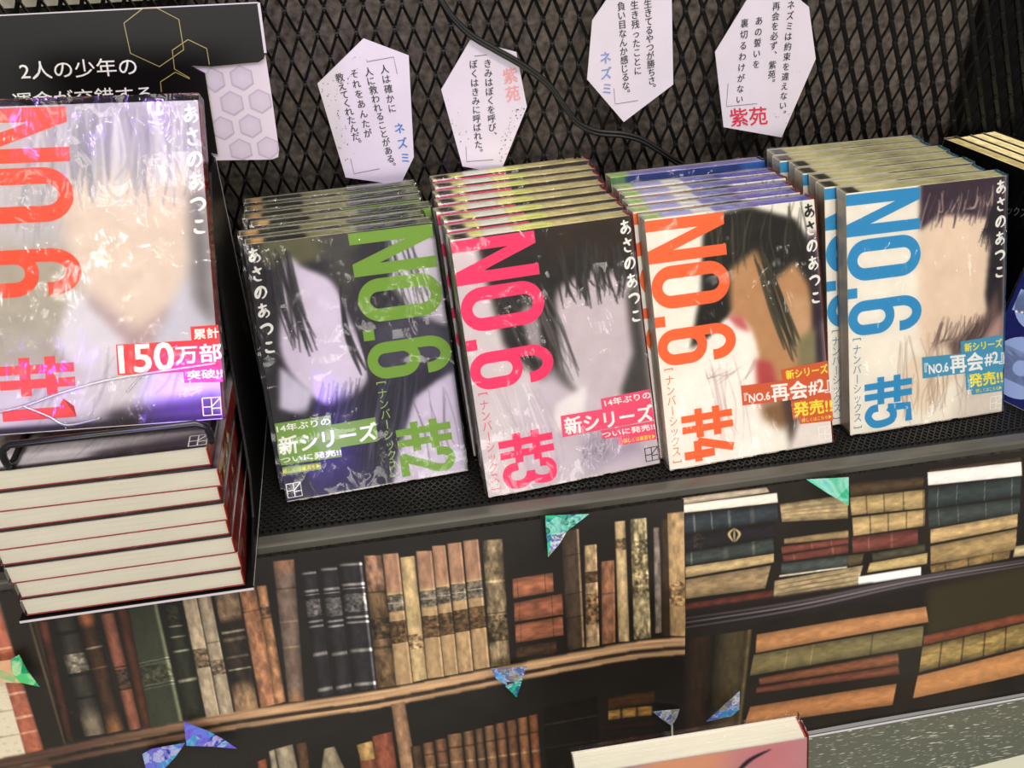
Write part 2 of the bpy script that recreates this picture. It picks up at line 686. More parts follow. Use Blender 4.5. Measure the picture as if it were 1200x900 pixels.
# expanded metal sheet
CW, CH = 0.0113, 0.0280
n0 = hit((425.5, 6.4), (0, D, 0), (0, 1, 0))
b = MB()
rng = random.Random(3)
for r in range(-11, 8):
    z0 = n0[2] + r * CH / 2
    z1 = z0 - CH / 2
    if z1 < -0.004 or z0 > 0.40:
        continue
    for c in range(-36, 48):
        xa = n0[0] + c * CW + (CW / 2 if r % 2 else 0)
        for sgn in (-1, 1):
            xb = xa + sgn * CW / 2
            hw = 0.00095
            dy = 0.0011
            q = 0.0030
            pts = [(xa - hw, z0 + q), (xa + hw, z0 + q), (xa + hw, z0 - q * .3), (xb + hw, z1 + q), (xb + hw, z1 - q * .3),
                   (xb - hw, z1 - q * .3), (xb - hw, z1 + q), (xa - hw, z0 - q * .3)]
            # slanted strand as a box between the two bonds
            a1 = np.array([xa - hw, z0 - q * .2]); a2 = np.array([xa + hw, z0 - q * .2])
            b1 = np.array([xb - hw, z1 + q * .2]); b2 = np.array([xb + hw, z1 + q * .2])
            tw = 0.0009 * sgn
            b.add([(a1[0], D - dy + tw, a1[1]), (a2[0], D - dy - tw, a2[1]), (b2[0], D - dy - tw, b2[1]), (b1[0], D - dy + tw, b1[1]),
                   (a1[0], D + dy + tw, a1[1]), (a2[0], D + dy - tw, a2[1]), (b2[0], D + dy - tw, b2[1]), (b1[0], D + dy + tw, b1[1])],
                  [(0, 1, 2, 3), (7, 6, 5, 4), (0, 4, 5, 1), (1, 5, 6, 2), (2, 6, 7, 3), (3, 7, 4, 0)])
        b.box(xa - hw * 1.5, xa + hw * 1.5, D - dy, D + dy, z0 - q * .6, z0 + q * .6)
tag(b.build('wire_mesh_panel', mat('black_mesh_steel', (17, 16, 16), 0.45, metal=0.2, spec=0.5)),
    'black expanded metal mesh panel standing behind the rows of books', 'mesh panel')

# shelf
shelf = empty('display_shelf', Matrix.Translation((0.1, 0.1, -0.003)))
tag(shelf, 'long black metal display shelf with perforated tray under the books', 'shelf')
SI = shelf.matrix_world.inverted()


def on(o, parent):
    o.parent = parent
    o.matrix_parent_inverse = parent.matrix_world.inverted()
    return o


bpy.context.view_layer.update()
b = MB(); b.box(-0.45, 0.75, 0.001, D + 0.02, -0.0045, -0.0008)
on(b.build('shelf_board', BLACK_METAL), shelf)
b = MB()
prof = [(0.0, -0.0052), (0.0, -0.0012), (0.0006, -0.0003), (0.0018, 0.0), (0.0088, -0.0006), (0.0100, -0.0018), (0.0108, -0.0042), (0.0108, -0.0052)]
b.prism([(-0.45, y, z) for y, z in prof], (1.2, 0, 0))
on(b.build('front_edge', SHELF_METAL), shelf)
b = MB()
px_, py_ = 0.0042, 0.0026
for r in range(20):
    y0 = 0.0118 + r * py_
    for c in range(-38, 108):
        x0 = c * px_ + (px_ / 2 if r % 2 else 0)
        for s in (-1, 1):
            x1, y1 = x0 + s * px_ / 2, y0 + py_
            e = 0.00042
            b.add([(x0 - e, y0, 0.0007), (x0 + e, y0, 0.0007), (x1 + e, y1, 0.0007), (x1 - e, y1, 0.0007),
                   (x0 - e, y0, -0.0008), (x0 + e, y0, -0.0008), (x1 + e, y1, -0.0008), (x1 - e, y1, -0.0008)],
                  [(0, 1, 2, 3), (0, 4, 5, 1), (1, 5, 6, 2), (3, 2, 6, 7), (0, 3, 7, 4)])
on(b.build('perforated_tray', mat('tray_steel', (44, 42, 40), 0.35, metal=0.4, spec=0.6)), shelf)

# ------------------------------------------------------------------ printed bookcase posters below the shelf
TL = rad(12)
PD = np.array([0, -math.sin(TL), -math.cos(TL)])
PN = np.array([0, -math.cos(TL), math.sin(TL)])
PO = np.array([0, -0.0022, -0.0055])


def st(px):
    P = hit(px, PO, PN)
    return (P[0] * 1000, float((P - PO) @ PD) * 1000)


def quads(*p):
    return [st(q) for q in p]


def S4(ox, oy, sc, *p):
    return [st((ox + x / sc, oy + y / sc)) for x, y in p]


cv = Canvas(-310, 0, 487.6, 188, 0.56, (33, 27, 23))
nz = fbm(cv.ny, cv.nx, (40, 60), 5)[..., None]
cv.img = cv.img * (0.8 + 0.5 * nz)
# far left: pale books, orange spine, dark upright
cv.poly([st(p) for p in [(-80, 700), (2, 700), (40, 905), (-80, 935)]], (206, 192, 164), 1.0)
for y in (792, 828, 858):
    cv.stroke([st((-60, y + 16)), st((24, y - 6 + 8))], 0.9, (150, 138, 112), 0.6, smooth=False)
cv.spine([st((-24, 690)), st((-6, 688)), st((52, 879)), st((30, 884))], (182, 98, 70), bands=[(.42, .014, (225, 160, 130)), (.55, .014, (225, 160, 130)), (.69, .014, (228, 168, 138)), (.82, .014, (228, 168, 138)), (.9, .01, (220, 150, 120))], rnd=0.15, mott=0.2, seed=4)
cv.poly([st(p) for p in [(-5, 690), (36, 690), (92, 878), (62, 893), (52, 882)]], (43, 34, 26), 0.8)
cv.stroke([st((27, 700)), st((50, 780)), st((76, 872))], 1.1, (104, 84, 62), 0.5)
cv.stroke([st((33, 700)), st((57, 780)), st((84, 868))], 2.4, (66, 50, 38), 0.5)
cv.poly([st(p) for p in [(-80, 908), (52, 880), (58, 891), (-80, 922)]], (62, 50, 36), 0.6)
cv.poly([st(p) for p in [(-80, 922), (40, 895), (60, 960), (-80, 980)]], (202, 190, 164), 0.8)
cv.poly([st(p) for p in [(38, 895), (57, 891), (90, 980), (66, 985)]], (178, 92, 66), 0.6)

c7 = lambda *p: S4(0, 640, 3.75, *p)
c8 = lambda *p: S4(280, 620, 3.75, *p)
c9 = lambda *p: S4(550, 580, 3.75, *p)
LG = (160, 152, 130)
cv.spine(c7((165, 330), (215, 330), (325, 840), (285, 850)), (74, 40, 28), rnd=.6, seed=11, top=(.14, (110, 54, 36)))
cv.spine(c7((222, 270), (318, 250), (465, 825), (372, 838)), (62, 56, 48), bands=[(.2, .03, (30, 26, 22)), (.52, .02, (30, 28, 24)), (.7, .02, (30, 28, 24))], labels=[(.36, .50, (132, 122, 102))], rnd=.55, seed=12, bottom=(.82, (128, 112, 90)))
cv.spine(c7((328, 265), (405, 250), (548, 808), (470, 826)), (74, 48, 30), bands=[(.34, .015, LG), (.5, .015, (130, 90, 60))], rnd=.6, seed=13, top=(.16, (160, 92, 52)), bottom=(.9, (150, 96, 58)))
cv.spine(c7((440, 300), (500, 290), (622, 800), (568, 812)), (146, 84, 62), labels=[(.46, .62, (74, 56, 42))], bands=[(.44, .012, (60, 36, 26)), (.63, .02, (50, 34, 26))], rnd=.5, seed=14)
cv.spine(c7((505, 262), (562, 250), (668, 792), (620, 802)), (84, 46, 28), rnd=.6, seed=15)
cv.spine(c7((560, 250), (685, 222), (806, 770), (662, 798)), (60, 62, 46), bands=[(.52, .008, (110, 112, 92)), (.545, .008, (96, 98, 80)), (.70, .008, (110, 112, 92)), (.725, .008, (96, 98, 80))], labels=[(.555, .69, (70, 70, 52))], rnd=.12, mott=.12, edge=1.1, seed=16)
cv.spine(c7((725, 262), (780, 256), (908, 745), (812, 768)), (48, 50, 36), bands=[(.29, .018, LG), (.41, .018, LG), (.55, .02, (170, 165, 140)), (.78, .022, (170, 165, 140))], labels=[(.03, .2, (62, 58, 40))], rnd=.5, seed=17)
cv.spine(c7((798, 214), (860, 206), (966, 744), (906, 756)), (176, 154, 124), labels=[(.44, .6, (120, 98, 74))], rnd=.22, mott=.3, edge=.25, seed=18)
cv.spine(c7((864, 205), (921, 194), (1029, 736), (970, 746)), (170, 150, 122), bands=[(.42, .012, (120, 100, 80))], labels=[(.56, .68, (128, 106, 84))], rnd=.25, mott=.3, edge=.2, seed=19)
cv.spine(c7((938, 184), (1040, 166), (1136, 714), (1036, 732)), (54, 42, 33), top=(.26, (150, 118, 90)), bottom=(.8, (158, 122, 84)), bands=[(.36, .02, LG), (.42, .03, (110, 96, 78)), (.56, .02, (110, 96, 78)), (.66, .015, LG)], rnd=.35, mott=.5, seed=20)
cv.spine(c7((1046, 165), (1116, 152), (1222, 690), (1146, 710)), (170, 112, 76), bands=[(.25, .012, (120, 76, 50))], rnd=.3, mott=.45, seed=21)
cv.spine(c8((78, 250), (120, 245), (206, 755), (160, 770)), (168, 116, 76), bands=[(.3, .02, (110, 74, 48))], labels=[(.18, .28, (120, 84, 60))], rnd=.35, mott=.5, seed=22)
cv.spine(c8((150, 140), (242, 130), (288, 750), (218, 758)), (122, 98, 84), bands=[(.16, .012, (90, 64, 50)), (.37, .014, (160, 130, 105)), (.55, .014, (160, 130, 105))], top=(.06, (160, 110, 78)), bottom=(.93, (168, 118, 78)), rnd=.4, mott=.3, seed=23)
for k, q in enumerate([((275, 185), (338, 178), (416, 720), (350, 735)), ((358, 165), (431, 160), (498, 705), (430, 720)), ((440, 145), (541, 138), (606, 695), (510, 705))]):
    cv.spine(c8(*q), (48, 44, 48), bands=[(.02, .02, (150, 142, 140)), (.17, .022, (166, 158, 154)), (.2, .01, (140, 134, 132)), (.42, .018, (160, 154, 150)), (.46, .018, (160, 154, 150)), (.68, .03, (150, 144, 138)), (.95, .03, (150, 146, 136))], labels=[(.24, .38, (92, 86, 86))], rnd=.5, mott=.3, edge=1.6 if k == 2 else .25, seed=24 + k)
cv.spine(c8((550, 115), (626, 112), (691, 680), (608, 692)), (112, 84, 56), top=(.26, (156, 112, 86)), bands=[(.3, .012, (60, 44, 30)), (.72, .02, (70, 52, 36))], labels=[(.5, .66, (76, 58, 38))], rnd=.35, mott=.6, seed=30)
for k, q in enumerate([((632, 108), (700, 103), (763, 668), (691, 680)), ((778, 95), (846, 92), (901, 640), (828, 650)), ((848, 72), (906, 68), (963, 628), (903, 638)), ((915, 62), (976, 55), (1029, 615), (965, 626)), ((985, 50), (1051, 42), (1101, 600), (1032, 612))]):
    cv.spine(c8(*q), (178, 142, 98), top=(.3, (168, 122, 92)), labels=[(.33, .46, (112, 100, 84)), (.53, .7, (98, 72, 44))], bands=[(.32, .012, (196, 160, 112)), (.395, .008, (180, 170, 150)), (.48, .01, (190, 152, 104))], rnd=.22, mott=.22, edge=.3, seed=32 + k)
cv.spine(c8((708, 122), (771, 115), (826, 650), (765, 665)), (196, 164, 112), labels=[(.62, .74, (160, 130, 88))], rnd=.2, mott=.3, seed=38)
cv.spine(c8((1070, 48), (1156, 40), (1191, 588), (1105, 600)), (138, 116, 84), labels=[(.6, .8, (104, 86, 60))], bands=[(.33, .02, (190, 168, 124)), (.58, .01, (80, 62, 42)), (.8, .01, (80, 62, 42))], rnd=.35, mott=.75, seed=39)
for k, (q, c) in enumerate([(((188, 365), (365, 337), (368, 420), (192, 450)), (172, 100, 68)), (((195, 470), (405, 430), (411, 520), (198, 552)), (154, 88, 60)), (((200, 565), (408, 530), (413, 612), (203, 645)), (158, 92, 62)), (((205, 665), (380, 638), (382, 690), (205, 712)), (78, 56, 38))]):
    cv.spine(c9(*q), c, across='v', rnd=.3, mott=.35, bands=[(.12, .02, (110, 62, 42)), (.8, .02, (110, 62, 42))], seed=41 + k)
cv.spine(c9((402, 160), (480, 145), (506, 665), (432, 682)), (78, 62, 46), bands=[(.2, .01, (46, 36, 26)), (.52, .01, (46, 36, 26)), (.72, .01, (46, 36, 26))], rnd=.3, mott=.3, edge=1.3, seed=46)
cv.spine(c9((505, 220), (558, 213), (571, 660), (512, 668)), (172, 140, 98), labels=[(.28, .4, (88, 62, 40)), (.5, .8, (124, 92, 60))], rnd=.35, mott=.6, edge=.4, seed=47)
cv.spine(c9((578, 290), (636, 283), (641, 645), (582, 655)), (154, 100, 68), bands=[(.4, .02, (110, 70, 46))], rnd=.3, mott=.4, edge=.3, seed=48)
cv.spine(c9((638, 115), (683, 110), (702, 640), (655, 643)), (190, 160, 112), labels=[(.15, .25, (150, 118, 80))], rnd=.25, mott=.35, seed=49)
cv.spine(c9((705, 105), (776, 97), (794, 620), (722, 632)), (166, 148, 106), labels=[(.18, .62, (132, 116, 80))], rnd=.25, mott=.9, edge=.3, seed=50)
cv.spine(c9((806, 140), (831, 138), (846, 590), (812, 600)), (124, 110, 98), rnd=.3, mott=.5, seed=51)
cv.spine(c9((838, 110), (878, 95), (880, 604), (838, 608)), (64, 48, 33), rnd=.4, seed=52)
cv.spine(c9((868, 78), (960, 66), (962, 596), (874, 603)), (176, 140, 92), labels=[(.55, .75, (160, 124, 80))], rnd=.15, mott=.35, seed=53)
# wooden shelf board
TOP = [(-20, 893), (60, 877), (110, 866), (280, 833), (440, 808), (600, 777), (700, 759), (830, 735)]
M1 = [(x, y + 10.5) for x, y in TOP]
M2 = [(x, y + 14) for x, y in TOP]
BOT = [(x, y + 20.5) for x, y in TOP]
wd = cv.mask([st(p) for p in TOP] + [st(p) for p in M1[::-1]], 0.5)
grn = fbm(cv.ny, cv.nx, (3, 60), 60)[..., None]
left = np.clip((cv.X + 180) / 120, 0, 1)[..., None]
wcol = (np.array((92, 62, 48)) * (1 - left) + np.array((192, 148, 104)) * left) * (0.75 + 0.5 * grn)
cv.img = cv.img * (1 - wd[..., None]) + wcol * wd[..., None]
wd = cv.mask([st(p) for p in M2] + [st(p) for p in BOT[::-1]], 0.5)
cv.img = cv.img * (1 - wd[..., None]) + wcol * 0.92 * wd[..., None]
cv.stroke([st(p) for p in M2], 0.9, (70, 46, 30), 0.4)
cv.spine([st((458, 823)), st((474, 820)), st((492, 925)), st((474, 928))], (168, 124, 90), rnd=.35, mott=.3, seed=61)
# lower row
for k, (q, c) in enumerate([
        (((302, 892), (312, 888), (318, 935), (306, 935)), (150, 80, 50)), (((315, 880), (322, 877), (332, 935), (324, 935)), (150, 136, 112)),
        (((323, 877), (343, 871), (356, 935), (334, 935)), (158, 142, 116)), (((347, 871), (359, 868), (368, 935), (357, 935)), (96, 66, 44)),
        (((380, 876), (392, 873), (420, 935), (372, 935)), (150, 134, 106)), (((418, 871), (436, 866), (440, 889), (423, 892)), (190, 148, 84)),
        (((422, 890), (440, 887), (448, 935), (428, 935)), (136, 76, 50)), (((436, 861), (459, 855), (470, 935), (446, 935)), (152, 78, 54))]):
    cv.spine([st(p) for p in q], c, rnd=.3, mott=.3, seed=62 + k)
xs = [481, 495, 509, 524, 542, 556, 567, 580, 593, 606, 619, 631]
ys = [873, 869, 865, 859, 856, 853, 850, 847, 844, 841, 838, 836]
cl = [(84, 60, 44), (138, 96, 66), (126, 84, 60), (146, 104, 72), (132, 94, 66), (110, 80, 58), (142, 100, 68), (130, 86, 58), (120, 78, 52), (150, 96, 58), (138, 82, 48)]
for k in range(11):
    cv.spine([st((xs[k], ys[k])), st((xs[k + 1] - 1.5, ys[k] - 2)), st((xs[k + 1] + 6, 935)), st((xs[k] + 8, 935))], cl[k], bands=[(.2, .03, (90, 58, 38)), (.42, .03, (176, 132, 92))], rnd=.5, mott=.3, seed=74 + k)
cv.spine([st((636, 828)), st((700, 815)), st((706, 930)), st((642, 935))], (30, 22, 18), bands=[(.2, .02, (56, 46, 36)), (.45, .02, (50, 40, 32))], rnd=.1, seed=90)
cv.spine([st((713, 818)), st((766, 807)), st((766, 822)), st((713, 832))], (78, 50, 26), across='v', rnd=.3, seed=91)
cv.spine([st((713, 833)), st((763, 825)), st((763, 836)), st((713, 844))], (160, 118, 52), across='v', rnd=.3, mott=.5, bands=[(.3, .06, (70, 48, 20)), (.66, .06, (70, 48, 20))], seed=92)
cv.spine([st((710, 848)), st((768, 838)), st((768, 850)), st((710, 858))], (44, 28, 18), across='v', rnd=.3, seed=93)
cv.spine([st((704, 868)), st((770, 856)), st((770, 874)), st((704, 886))], (64, 34, 22), across='v', rnd=.3, seed=94)


def poster_surface(off, amp, s1):
    def fn(s, t):
        dn = amp * (np.sin(s / 63.0 + t / 90.0) * np.sin(np.clip(t, 0, 195) / 195 * np.pi) + 0.5 * np.sin(s / 31.0 + 1.3) * np.clip(t / 195, 0, 1))
        lift = 5.0 * np.clip((s - (s1 - 45)) / 45, 0, 1) ** 2 * np.clip(t / 80, 0, 1) * (1 if s1 else 0)
        dn = (dn + lift) / 1000 + off
        return PO[None, :] + np.outer(s / 1000, (1, 0, 0)) + np.outer(t / 1000, PD) + np.outer(dn, PN)
    return fn


cv.img = cv.img * .76 + cv.img.mean(axis=2, keepdims=True) * .24
cv.img = 255 * 1.13 * (np.clip(cv.img, 0, 255) / 255) ** 1.12
V, F, C = cv.grid(poster_surface(0.0006, 0.9, 177))
tag(grid_obj('bookcase_poster', V, F, C, POSTER),
    'printed sheet picturing upright antique books on a wooden shelf, hung left under the display shelf', 'poster')

cv = Canvas(172, 0, 330, 188, 0.56, (38, 30, 24))
nz = fbm(cv.ny, cv.nx, (40, 60), 8)[..., None]
cv.img = cv.img * (0.75 + 0.6 * nz)
r2 = lambda *p: S4(780, 500, 2.857, *p)
r3 = lambda *p: S4(780, 620, 2.857, *p)
H_ = dict(across='v')
cv.poly([st(p) for p in [(800, 570), (1210, 508), (1210, 519), (1120, 533), (1000, 552), (885, 572), (800, 586)]], (92, 66, 48), 0.5, .8)
cv.spine(r2((58, 240), (340, 205), (350, 222), (60, 262)), (184, 164, 138), rnd=.3, seed=101, **H_)
cv.spine(r2((60, 263), (375, 224), (378, 256), (60, 291)), (228, 219, 204), rnd=.12, mott=.08, seed=102, **H_)
cv.spine(r2((60, 300), (376, 262), (380, 315), (64, 361)), (56, 64, 70), rnd=.4, bands=[(.1, .02, (120, 122, 120)), (.27, .01, (140, 140, 136)), (.45, .03, (110, 112, 110)), (.7, .05, (84, 88, 92))], seed=103, **H_)
cv.spine(r2((64, 368), (366, 322), (370, 378), (68, 420)), (40, 35, 38), rnd=.3, labels=[(.1, .22, (52, 44, 42))], seed=104, **H_)
for dx in (-8, 8):
    cv.stroke([r2((232 + dx * .4, 345))[0], r2((232 + dx * 2.2, 362))[0], r2((232 + dx * .6, 386))[0]], 1.6, (190, 168, 110), .4)
cv.stroke([r2((232, 343))[0], r2((232, 388))[0]], 1.0, (196, 174, 116), .4, smooth=False)
cv.spine(r2((68, 425), (362, 375), (366, 425), (68, 468)), (68, 74, 70), rnd=.45, bands=[(.08, .02, (130, 130, 118)), (.5, .06, (92, 96, 90)), (.8, .03, (110, 112, 104))], seed=105, **H_)
cv.spine(r2((68, 472), (365, 428), (365, 458), (68, 508)), (192, 162, 110), rnd=.25, seed=106, **H_)
cv.spine(r2((68, 515), (356, 468), (336, 545), (68, 580)), (168, 138, 96), rnd=.3, seed=107, **H_)
cv.spine(r2((68, 595), (362, 550), (364, 582), (68, 632)), (116, 54, 40), rnd=.35, seed=108, **H_)
cv.spine(r2((385, 262), (612, 230), (614, 310), (392, 322)), (180, 154, 108), rnd=.35, mott=.35, seed=109, **H_)
for q in (.3, .5, .7):
    cv.stroke([r2((392, 265 + 55 * q))[0], r2((500, 250 + 62 * q))[0], r2((608, 235 + 72 * q))[0]], .7, (140, 114, 76), .4)
cv.spine(r2((400, 378), (615, 350), (616, 375), (400, 396)), (158, 128, 84), rnd=.3, seed=110, **H_)
cv.spine(r2((390, 405), (615, 376), (616, 396), (392, 430)), (134, 66, 54), rnd=.35, bands=[(.4, .02, (170, 100, 80)), (.7, .02, (170, 100, 80))], seed=111, **H_)
cv.spine(r2((394, 434), (615, 398), (616, 426), (398, 456)), (128, 64, 52), rnd=.35, bands=[(.2, .02, (170, 100, 80)), (.8, .03, (170, 100, 80))], seed=112, **H_)
cv.spine(r2((390, 463), (612, 434), (612, 470), (390, 500)), (76, 84, 80), rnd=.35, seed=113, **H_)
cv.spine(r2((386, 501), (612, 471), (610, 477), (382, 508)), (206, 196, 170), rnd=.1, seed=114, **H_)
cv.spine(r2((368, 520), (665, 468), (645, 536), (364, 582)), (174, 150, 108), rnd=.2, mott=.3, seed=115, **H_)
for q in (.25, .5, .75):
    cv.stroke([r2((370, 522 + 58 * q))[0], r2((650, 470 + 64 * q))[0]], .8, (112, 90, 60), .4, smooth=False)
cv.spine(r2((612, 435), (668, 428), (660, 462), (614, 472)), (96, 80, 56), rnd=.3, seed=116, **H_)
cv.spine(r2((618, 190), (868, 168), (866, 205), (622, 240)), (88, 66, 42), rnd=.5, seed=117, **H_)
for k, (q, c) in enumerate([(((620, 240), (870, 213), (870, 275), (625, 300)), (184, 154, 98)), (((628, 308), (872, 280), (870, 335), (632, 370)), (196, 162, 104))]):
    cv.spine(r2(*q), c, rnd=.3, mott=.25, bands=[(.22, .02, (110, 84, 48)), (.46, .02, (110, 84, 48)), (.72, .02, (110, 84, 48)), (.985, .02, (120, 92, 52))], seed=118 + k, **H_)
cv.spine(r2((628, 375), (848, 345), (848, 398), (630, 428)), (128, 64, 54), rnd=.35, bands=[(.25, .02, (160, 100, 84)), (.6, .03, (150, 90, 76))], seed=120, **H_)
cv.spine(r2((695, 428), (872, 395), (872, 422), (697, 456)), (82, 76, 58), rnd=.35, seed=121, **H_)
cv.spine(r2((688, 460), (880, 425), (878, 462), (678, 493)), (196, 166, 104), rnd=.3, mott=.2, bands=[(.5, 1.6, (196, 166, 104))], seed=122, **H_)
cv.spine(r2((650, 506), (858, 472), (858, 500), (648, 536)), (226, 226, 226), rnd=.06, mott=.04, seed=123, **H_)
cv.spine(r2((886, 146), (1192, 103), (1194, 118), (886, 158)), (74, 54, 38), rnd=.4, seed=124, **H_)
cv.spine(r2((880, 155), (1194, 119), (1196, 166), (882, 199)), (224, 219, 213), rnd=.08, mott=.05, seed=125, **H_)
for k, (q, c) in enumerate([(((884, 208), (1193, 168), (1191, 234), (880, 277)), (58, 68, 68)), (((882, 282), (1189, 238), (1189, 292), (885, 342)), (66, 74, 70))]):
    cv.spine(r2(*q), c, rnd=.4, mott=.2, bands=[(.1, .008, (120, 124, 116)), (.3, .008, (120, 124, 116)), (.6, .008, (120, 124, 116)), (.9, .01, (120, 124, 116))], seed=126 + k, **H_)
cv.spine(r2((890, 347), (1181, 293), (1179, 337), (890, 394)), (198, 162, 106), rnd=.25, seed=128, **H_)
cv.spine(r2((890, 403), (1178, 343), (1173, 412), (890, 464)), (172, 140, 88), rnd=.3, seed=129, **H_)
cv.spine(r2((888, 468), (1157, 413), (1150, 442), (893, 492)), (150, 118, 68), rnd=.3, mott=.4, bands=[(.2, .02, (90, 68, 40)), (.5, .02, (90, 68, 40)), (.8, .02, (90, 68, 40))], seed=130, **H_)
cv.spine(r2((1172, 402), (1290, 380), (1290, 420), (1164, 438)), (200, 176, 128), rnd=.3, seed=131, **H_)
cv.spine(r2((1205, 120), (1400, 95), (1400, 330), (1205, 360)), (84, 66, 46), rnd=.3, seed=132, **H_)
# shelf edge line between the two tiers
cv.poly([st(p) for p in [(798, 716), (1081, 676), (1240, 648), (1240, 700), (1081, 703), (798, 742)]], (40, 30, 30), .8, .9)
for dy, c, wdt in ((0, (84, 74, 78), 2.2), (5, (126, 116, 124), 1.6), (11, (96, 86, 92), 2.0), (17, (44, 34, 36), 2.6)):
    cv.stroke([st((796, 727 + dy)), st((940, 706 + dy * .8)), st((1080, 677 + dy * .6)), st((1240, 650 + dy * .6))], wdt, c, .6)
cv.poly([st(p) for p in [(1088, 690), (1240, 655), (1240, 715), (1086, 745)]], (58, 52, 30), 2.0)
# lower tier
cv.spine(r2((60, 715), (170, 702), (145, 1060), (40, 1090)), (58, 38, 25), rnd=.5, seed=133)
cv.spine(r2((170, 702), (294, 682), (252, 1040), (140, 1062)), (84, 70, 44), rnd=.55, edge=.7, seed=134)
cv.spine(r2((308, 700), (874, 604), (882, 656), (304, 762)), (196, 132, 78), rnd=.25, mott=.15, seed=135, **H_)
cv.spine(r2((298, 768), (866, 668), (860, 736), (284, 838)), (132, 116, 72), rnd=.3, mott=.2, bands=[(.2, .01, (160, 142, 94)), (.35, .01, (160, 142, 94)), (.7, .01, (92, 80, 48))], seed=136, **H_)
cv.spine(r2((314, 845), (780, 760), (784, 798), (318, 868)), (142, 82, 54), rnd=.4, seed=137, **H_)
cv.spine(r2((308, 876), (780, 800), (786, 832), (304, 897)), (122, 66, 48), rnd=.4, seed=138, **H_)
cv.spine(r3((285, 598), (776, 520), (762, 592), (264, 662)), (192, 124, 70), rnd=.3, mott=.15, seed=139, **H_)
cv.spine(r2((866, 702), (1330, 592), (1330, 622), (864, 734)), (136, 68, 42), rnd=.3, seed=140, **H_)
cv.spine(r2((862, 738), (1330, 626), (1330, 704), (850, 824)), (164, 134, 72), rnd=.5, mott=.35, bands=[(.13, .012, (84, 64, 34)), (.28, .012, (84, 64, 34)), (.43, .012, (84, 64, 34)), (.58, .012, (84, 64, 34)), (.75, .012, (84, 64, 34))], seed=141, **H_)
cv.spine(r2((846, 836), (1330, 712), (1330, 800), (830, 912)), (198, 132, 74), rnd=.2, mott=.12, seed=142, **H_)
cv.img = cv.img * .76 + cv.img.mean(axis=2, keepdims=True) * .24
cv.img = 255 * 1.13 * (np.clip(cv.img, 0, 255) / 255) ** 1.12
V, F, C = cv.grid(poster_surface(-0.0008, 0.6, 0))
tag(grid_obj('bookcase_poster', V, F, C, POSTER),
    'printed sheet picturing antique books lying in flat piles, hung right under the display shelf', 'poster')


# ------------------------------------------------------------------ paperbacks
BW, BH, BT = 0.105, 0.1455, 0.0104
LEAN_SHEAR = 0.37


def slump(o, k=LEAN_SHEAR):
    """a soft leaning paperback sits flat on the tray: its leaves slide so that top and foot turn level"""
    n = len(o.data.vertices)
    a = np.empty(n * 3, np.float32)
    o.data.vertices.foreach_get('co', a)
    a = a.reshape(-1, 3)
    a[:, 2] += k * np.maximum(a[:, 1], 0)
    o.data.vertices.foreach_set('co', a.ravel())
    o.data.update()
    return o

QUAD = {1: [(-54.7, 129.5), (232.65, 120), (261.6, 493), (-21.8, 513.9)],
        2: [(286, 288), (508, 261), (548, 551), (337, 588)], 3: [(528, 282), (738, 253), (773, 542), (573, 583)],
        4: [(755, 258), (954, 234), (975, 518), (785, 551)], 5: [(991, 227), (1180, 206), (1174, 482), (996, 510)]}
HB = {k: hom(q, [(0, 0), (105, 0), (105, 145.5), (0, 145.5)]) for k, q in QUAD.items()}


def L(k, ox, oy, sc, *p):
    return [hap(HB[k], (ox + x / sc, oy + y / sc)) for x, y in p]


INK = {1: ink('orange_red_ink', (230, 76, 40)), 2: ink('green_ink', (112, 156, 30)), 3: ink('magenta_ink', (242, 36, 106)),
       4: ink('orange_ink', (242, 106, 46)), 5: ink('cyan_blue_ink', (44, 148, 202))}
BANNER = {1: ink('red_banner_ink', (232, 52, 62)), 2: ink('green_banner_ink', (118, 160, 58)), 3: ink('pink_banner_ink', (236, 78, 120)),
          4: ink('rust_banner_ink', (212, 96, 50)), 5: ink('blue_banner_ink', (72, 156, 194))}
SERIES = {1: INK[1], 2: ink('pale_green_ink', (150, 180, 96)), 3: ink('rose_ink', (232, 96, 130)), 4: ink('salmon_ink', (226, 130, 90)), 5: ink('slate_blue_ink', (96, 140, 170))}


def arc(cx, cy, rx, ry, a0, a1, n=18):
    return [(cx + rx * math.cos(rad(a0 + (a1 - a0) * i / n)), cy + ry * math.sin(rad(a0 + (a1 - a0) * i / n))) for i in range(n + 1)]


def stadium(fl, u0, u1, v0, v1, tu, tv):
    """letter O lying on its side: outer and inner rounded slots"""
    def ring(a0, a1, b0, b1):
        r = (b1 - b0) / 2
        rx = min(r * 1.05, (a1 - a0) / 2)
        cy = (b0 + b1) / 2
        return arc(a1 - rx, cy, rx, r, -90, 90, 16) + arc(a0 + rx, cy, rx, r, 90, 270, 16)
    o = ring(u0, u1, v0, v1)
    i = ring(u0 + tu, u1 - tu, v0 + tv, v1 - tv)
    n = len(fl.p)
    fl.p += o + i
    k = len(o)
    for j in range(k):
        fl.f.append((n + j, n + (j + 1) % k, n + k + (j + 1) % k, n + k + j))


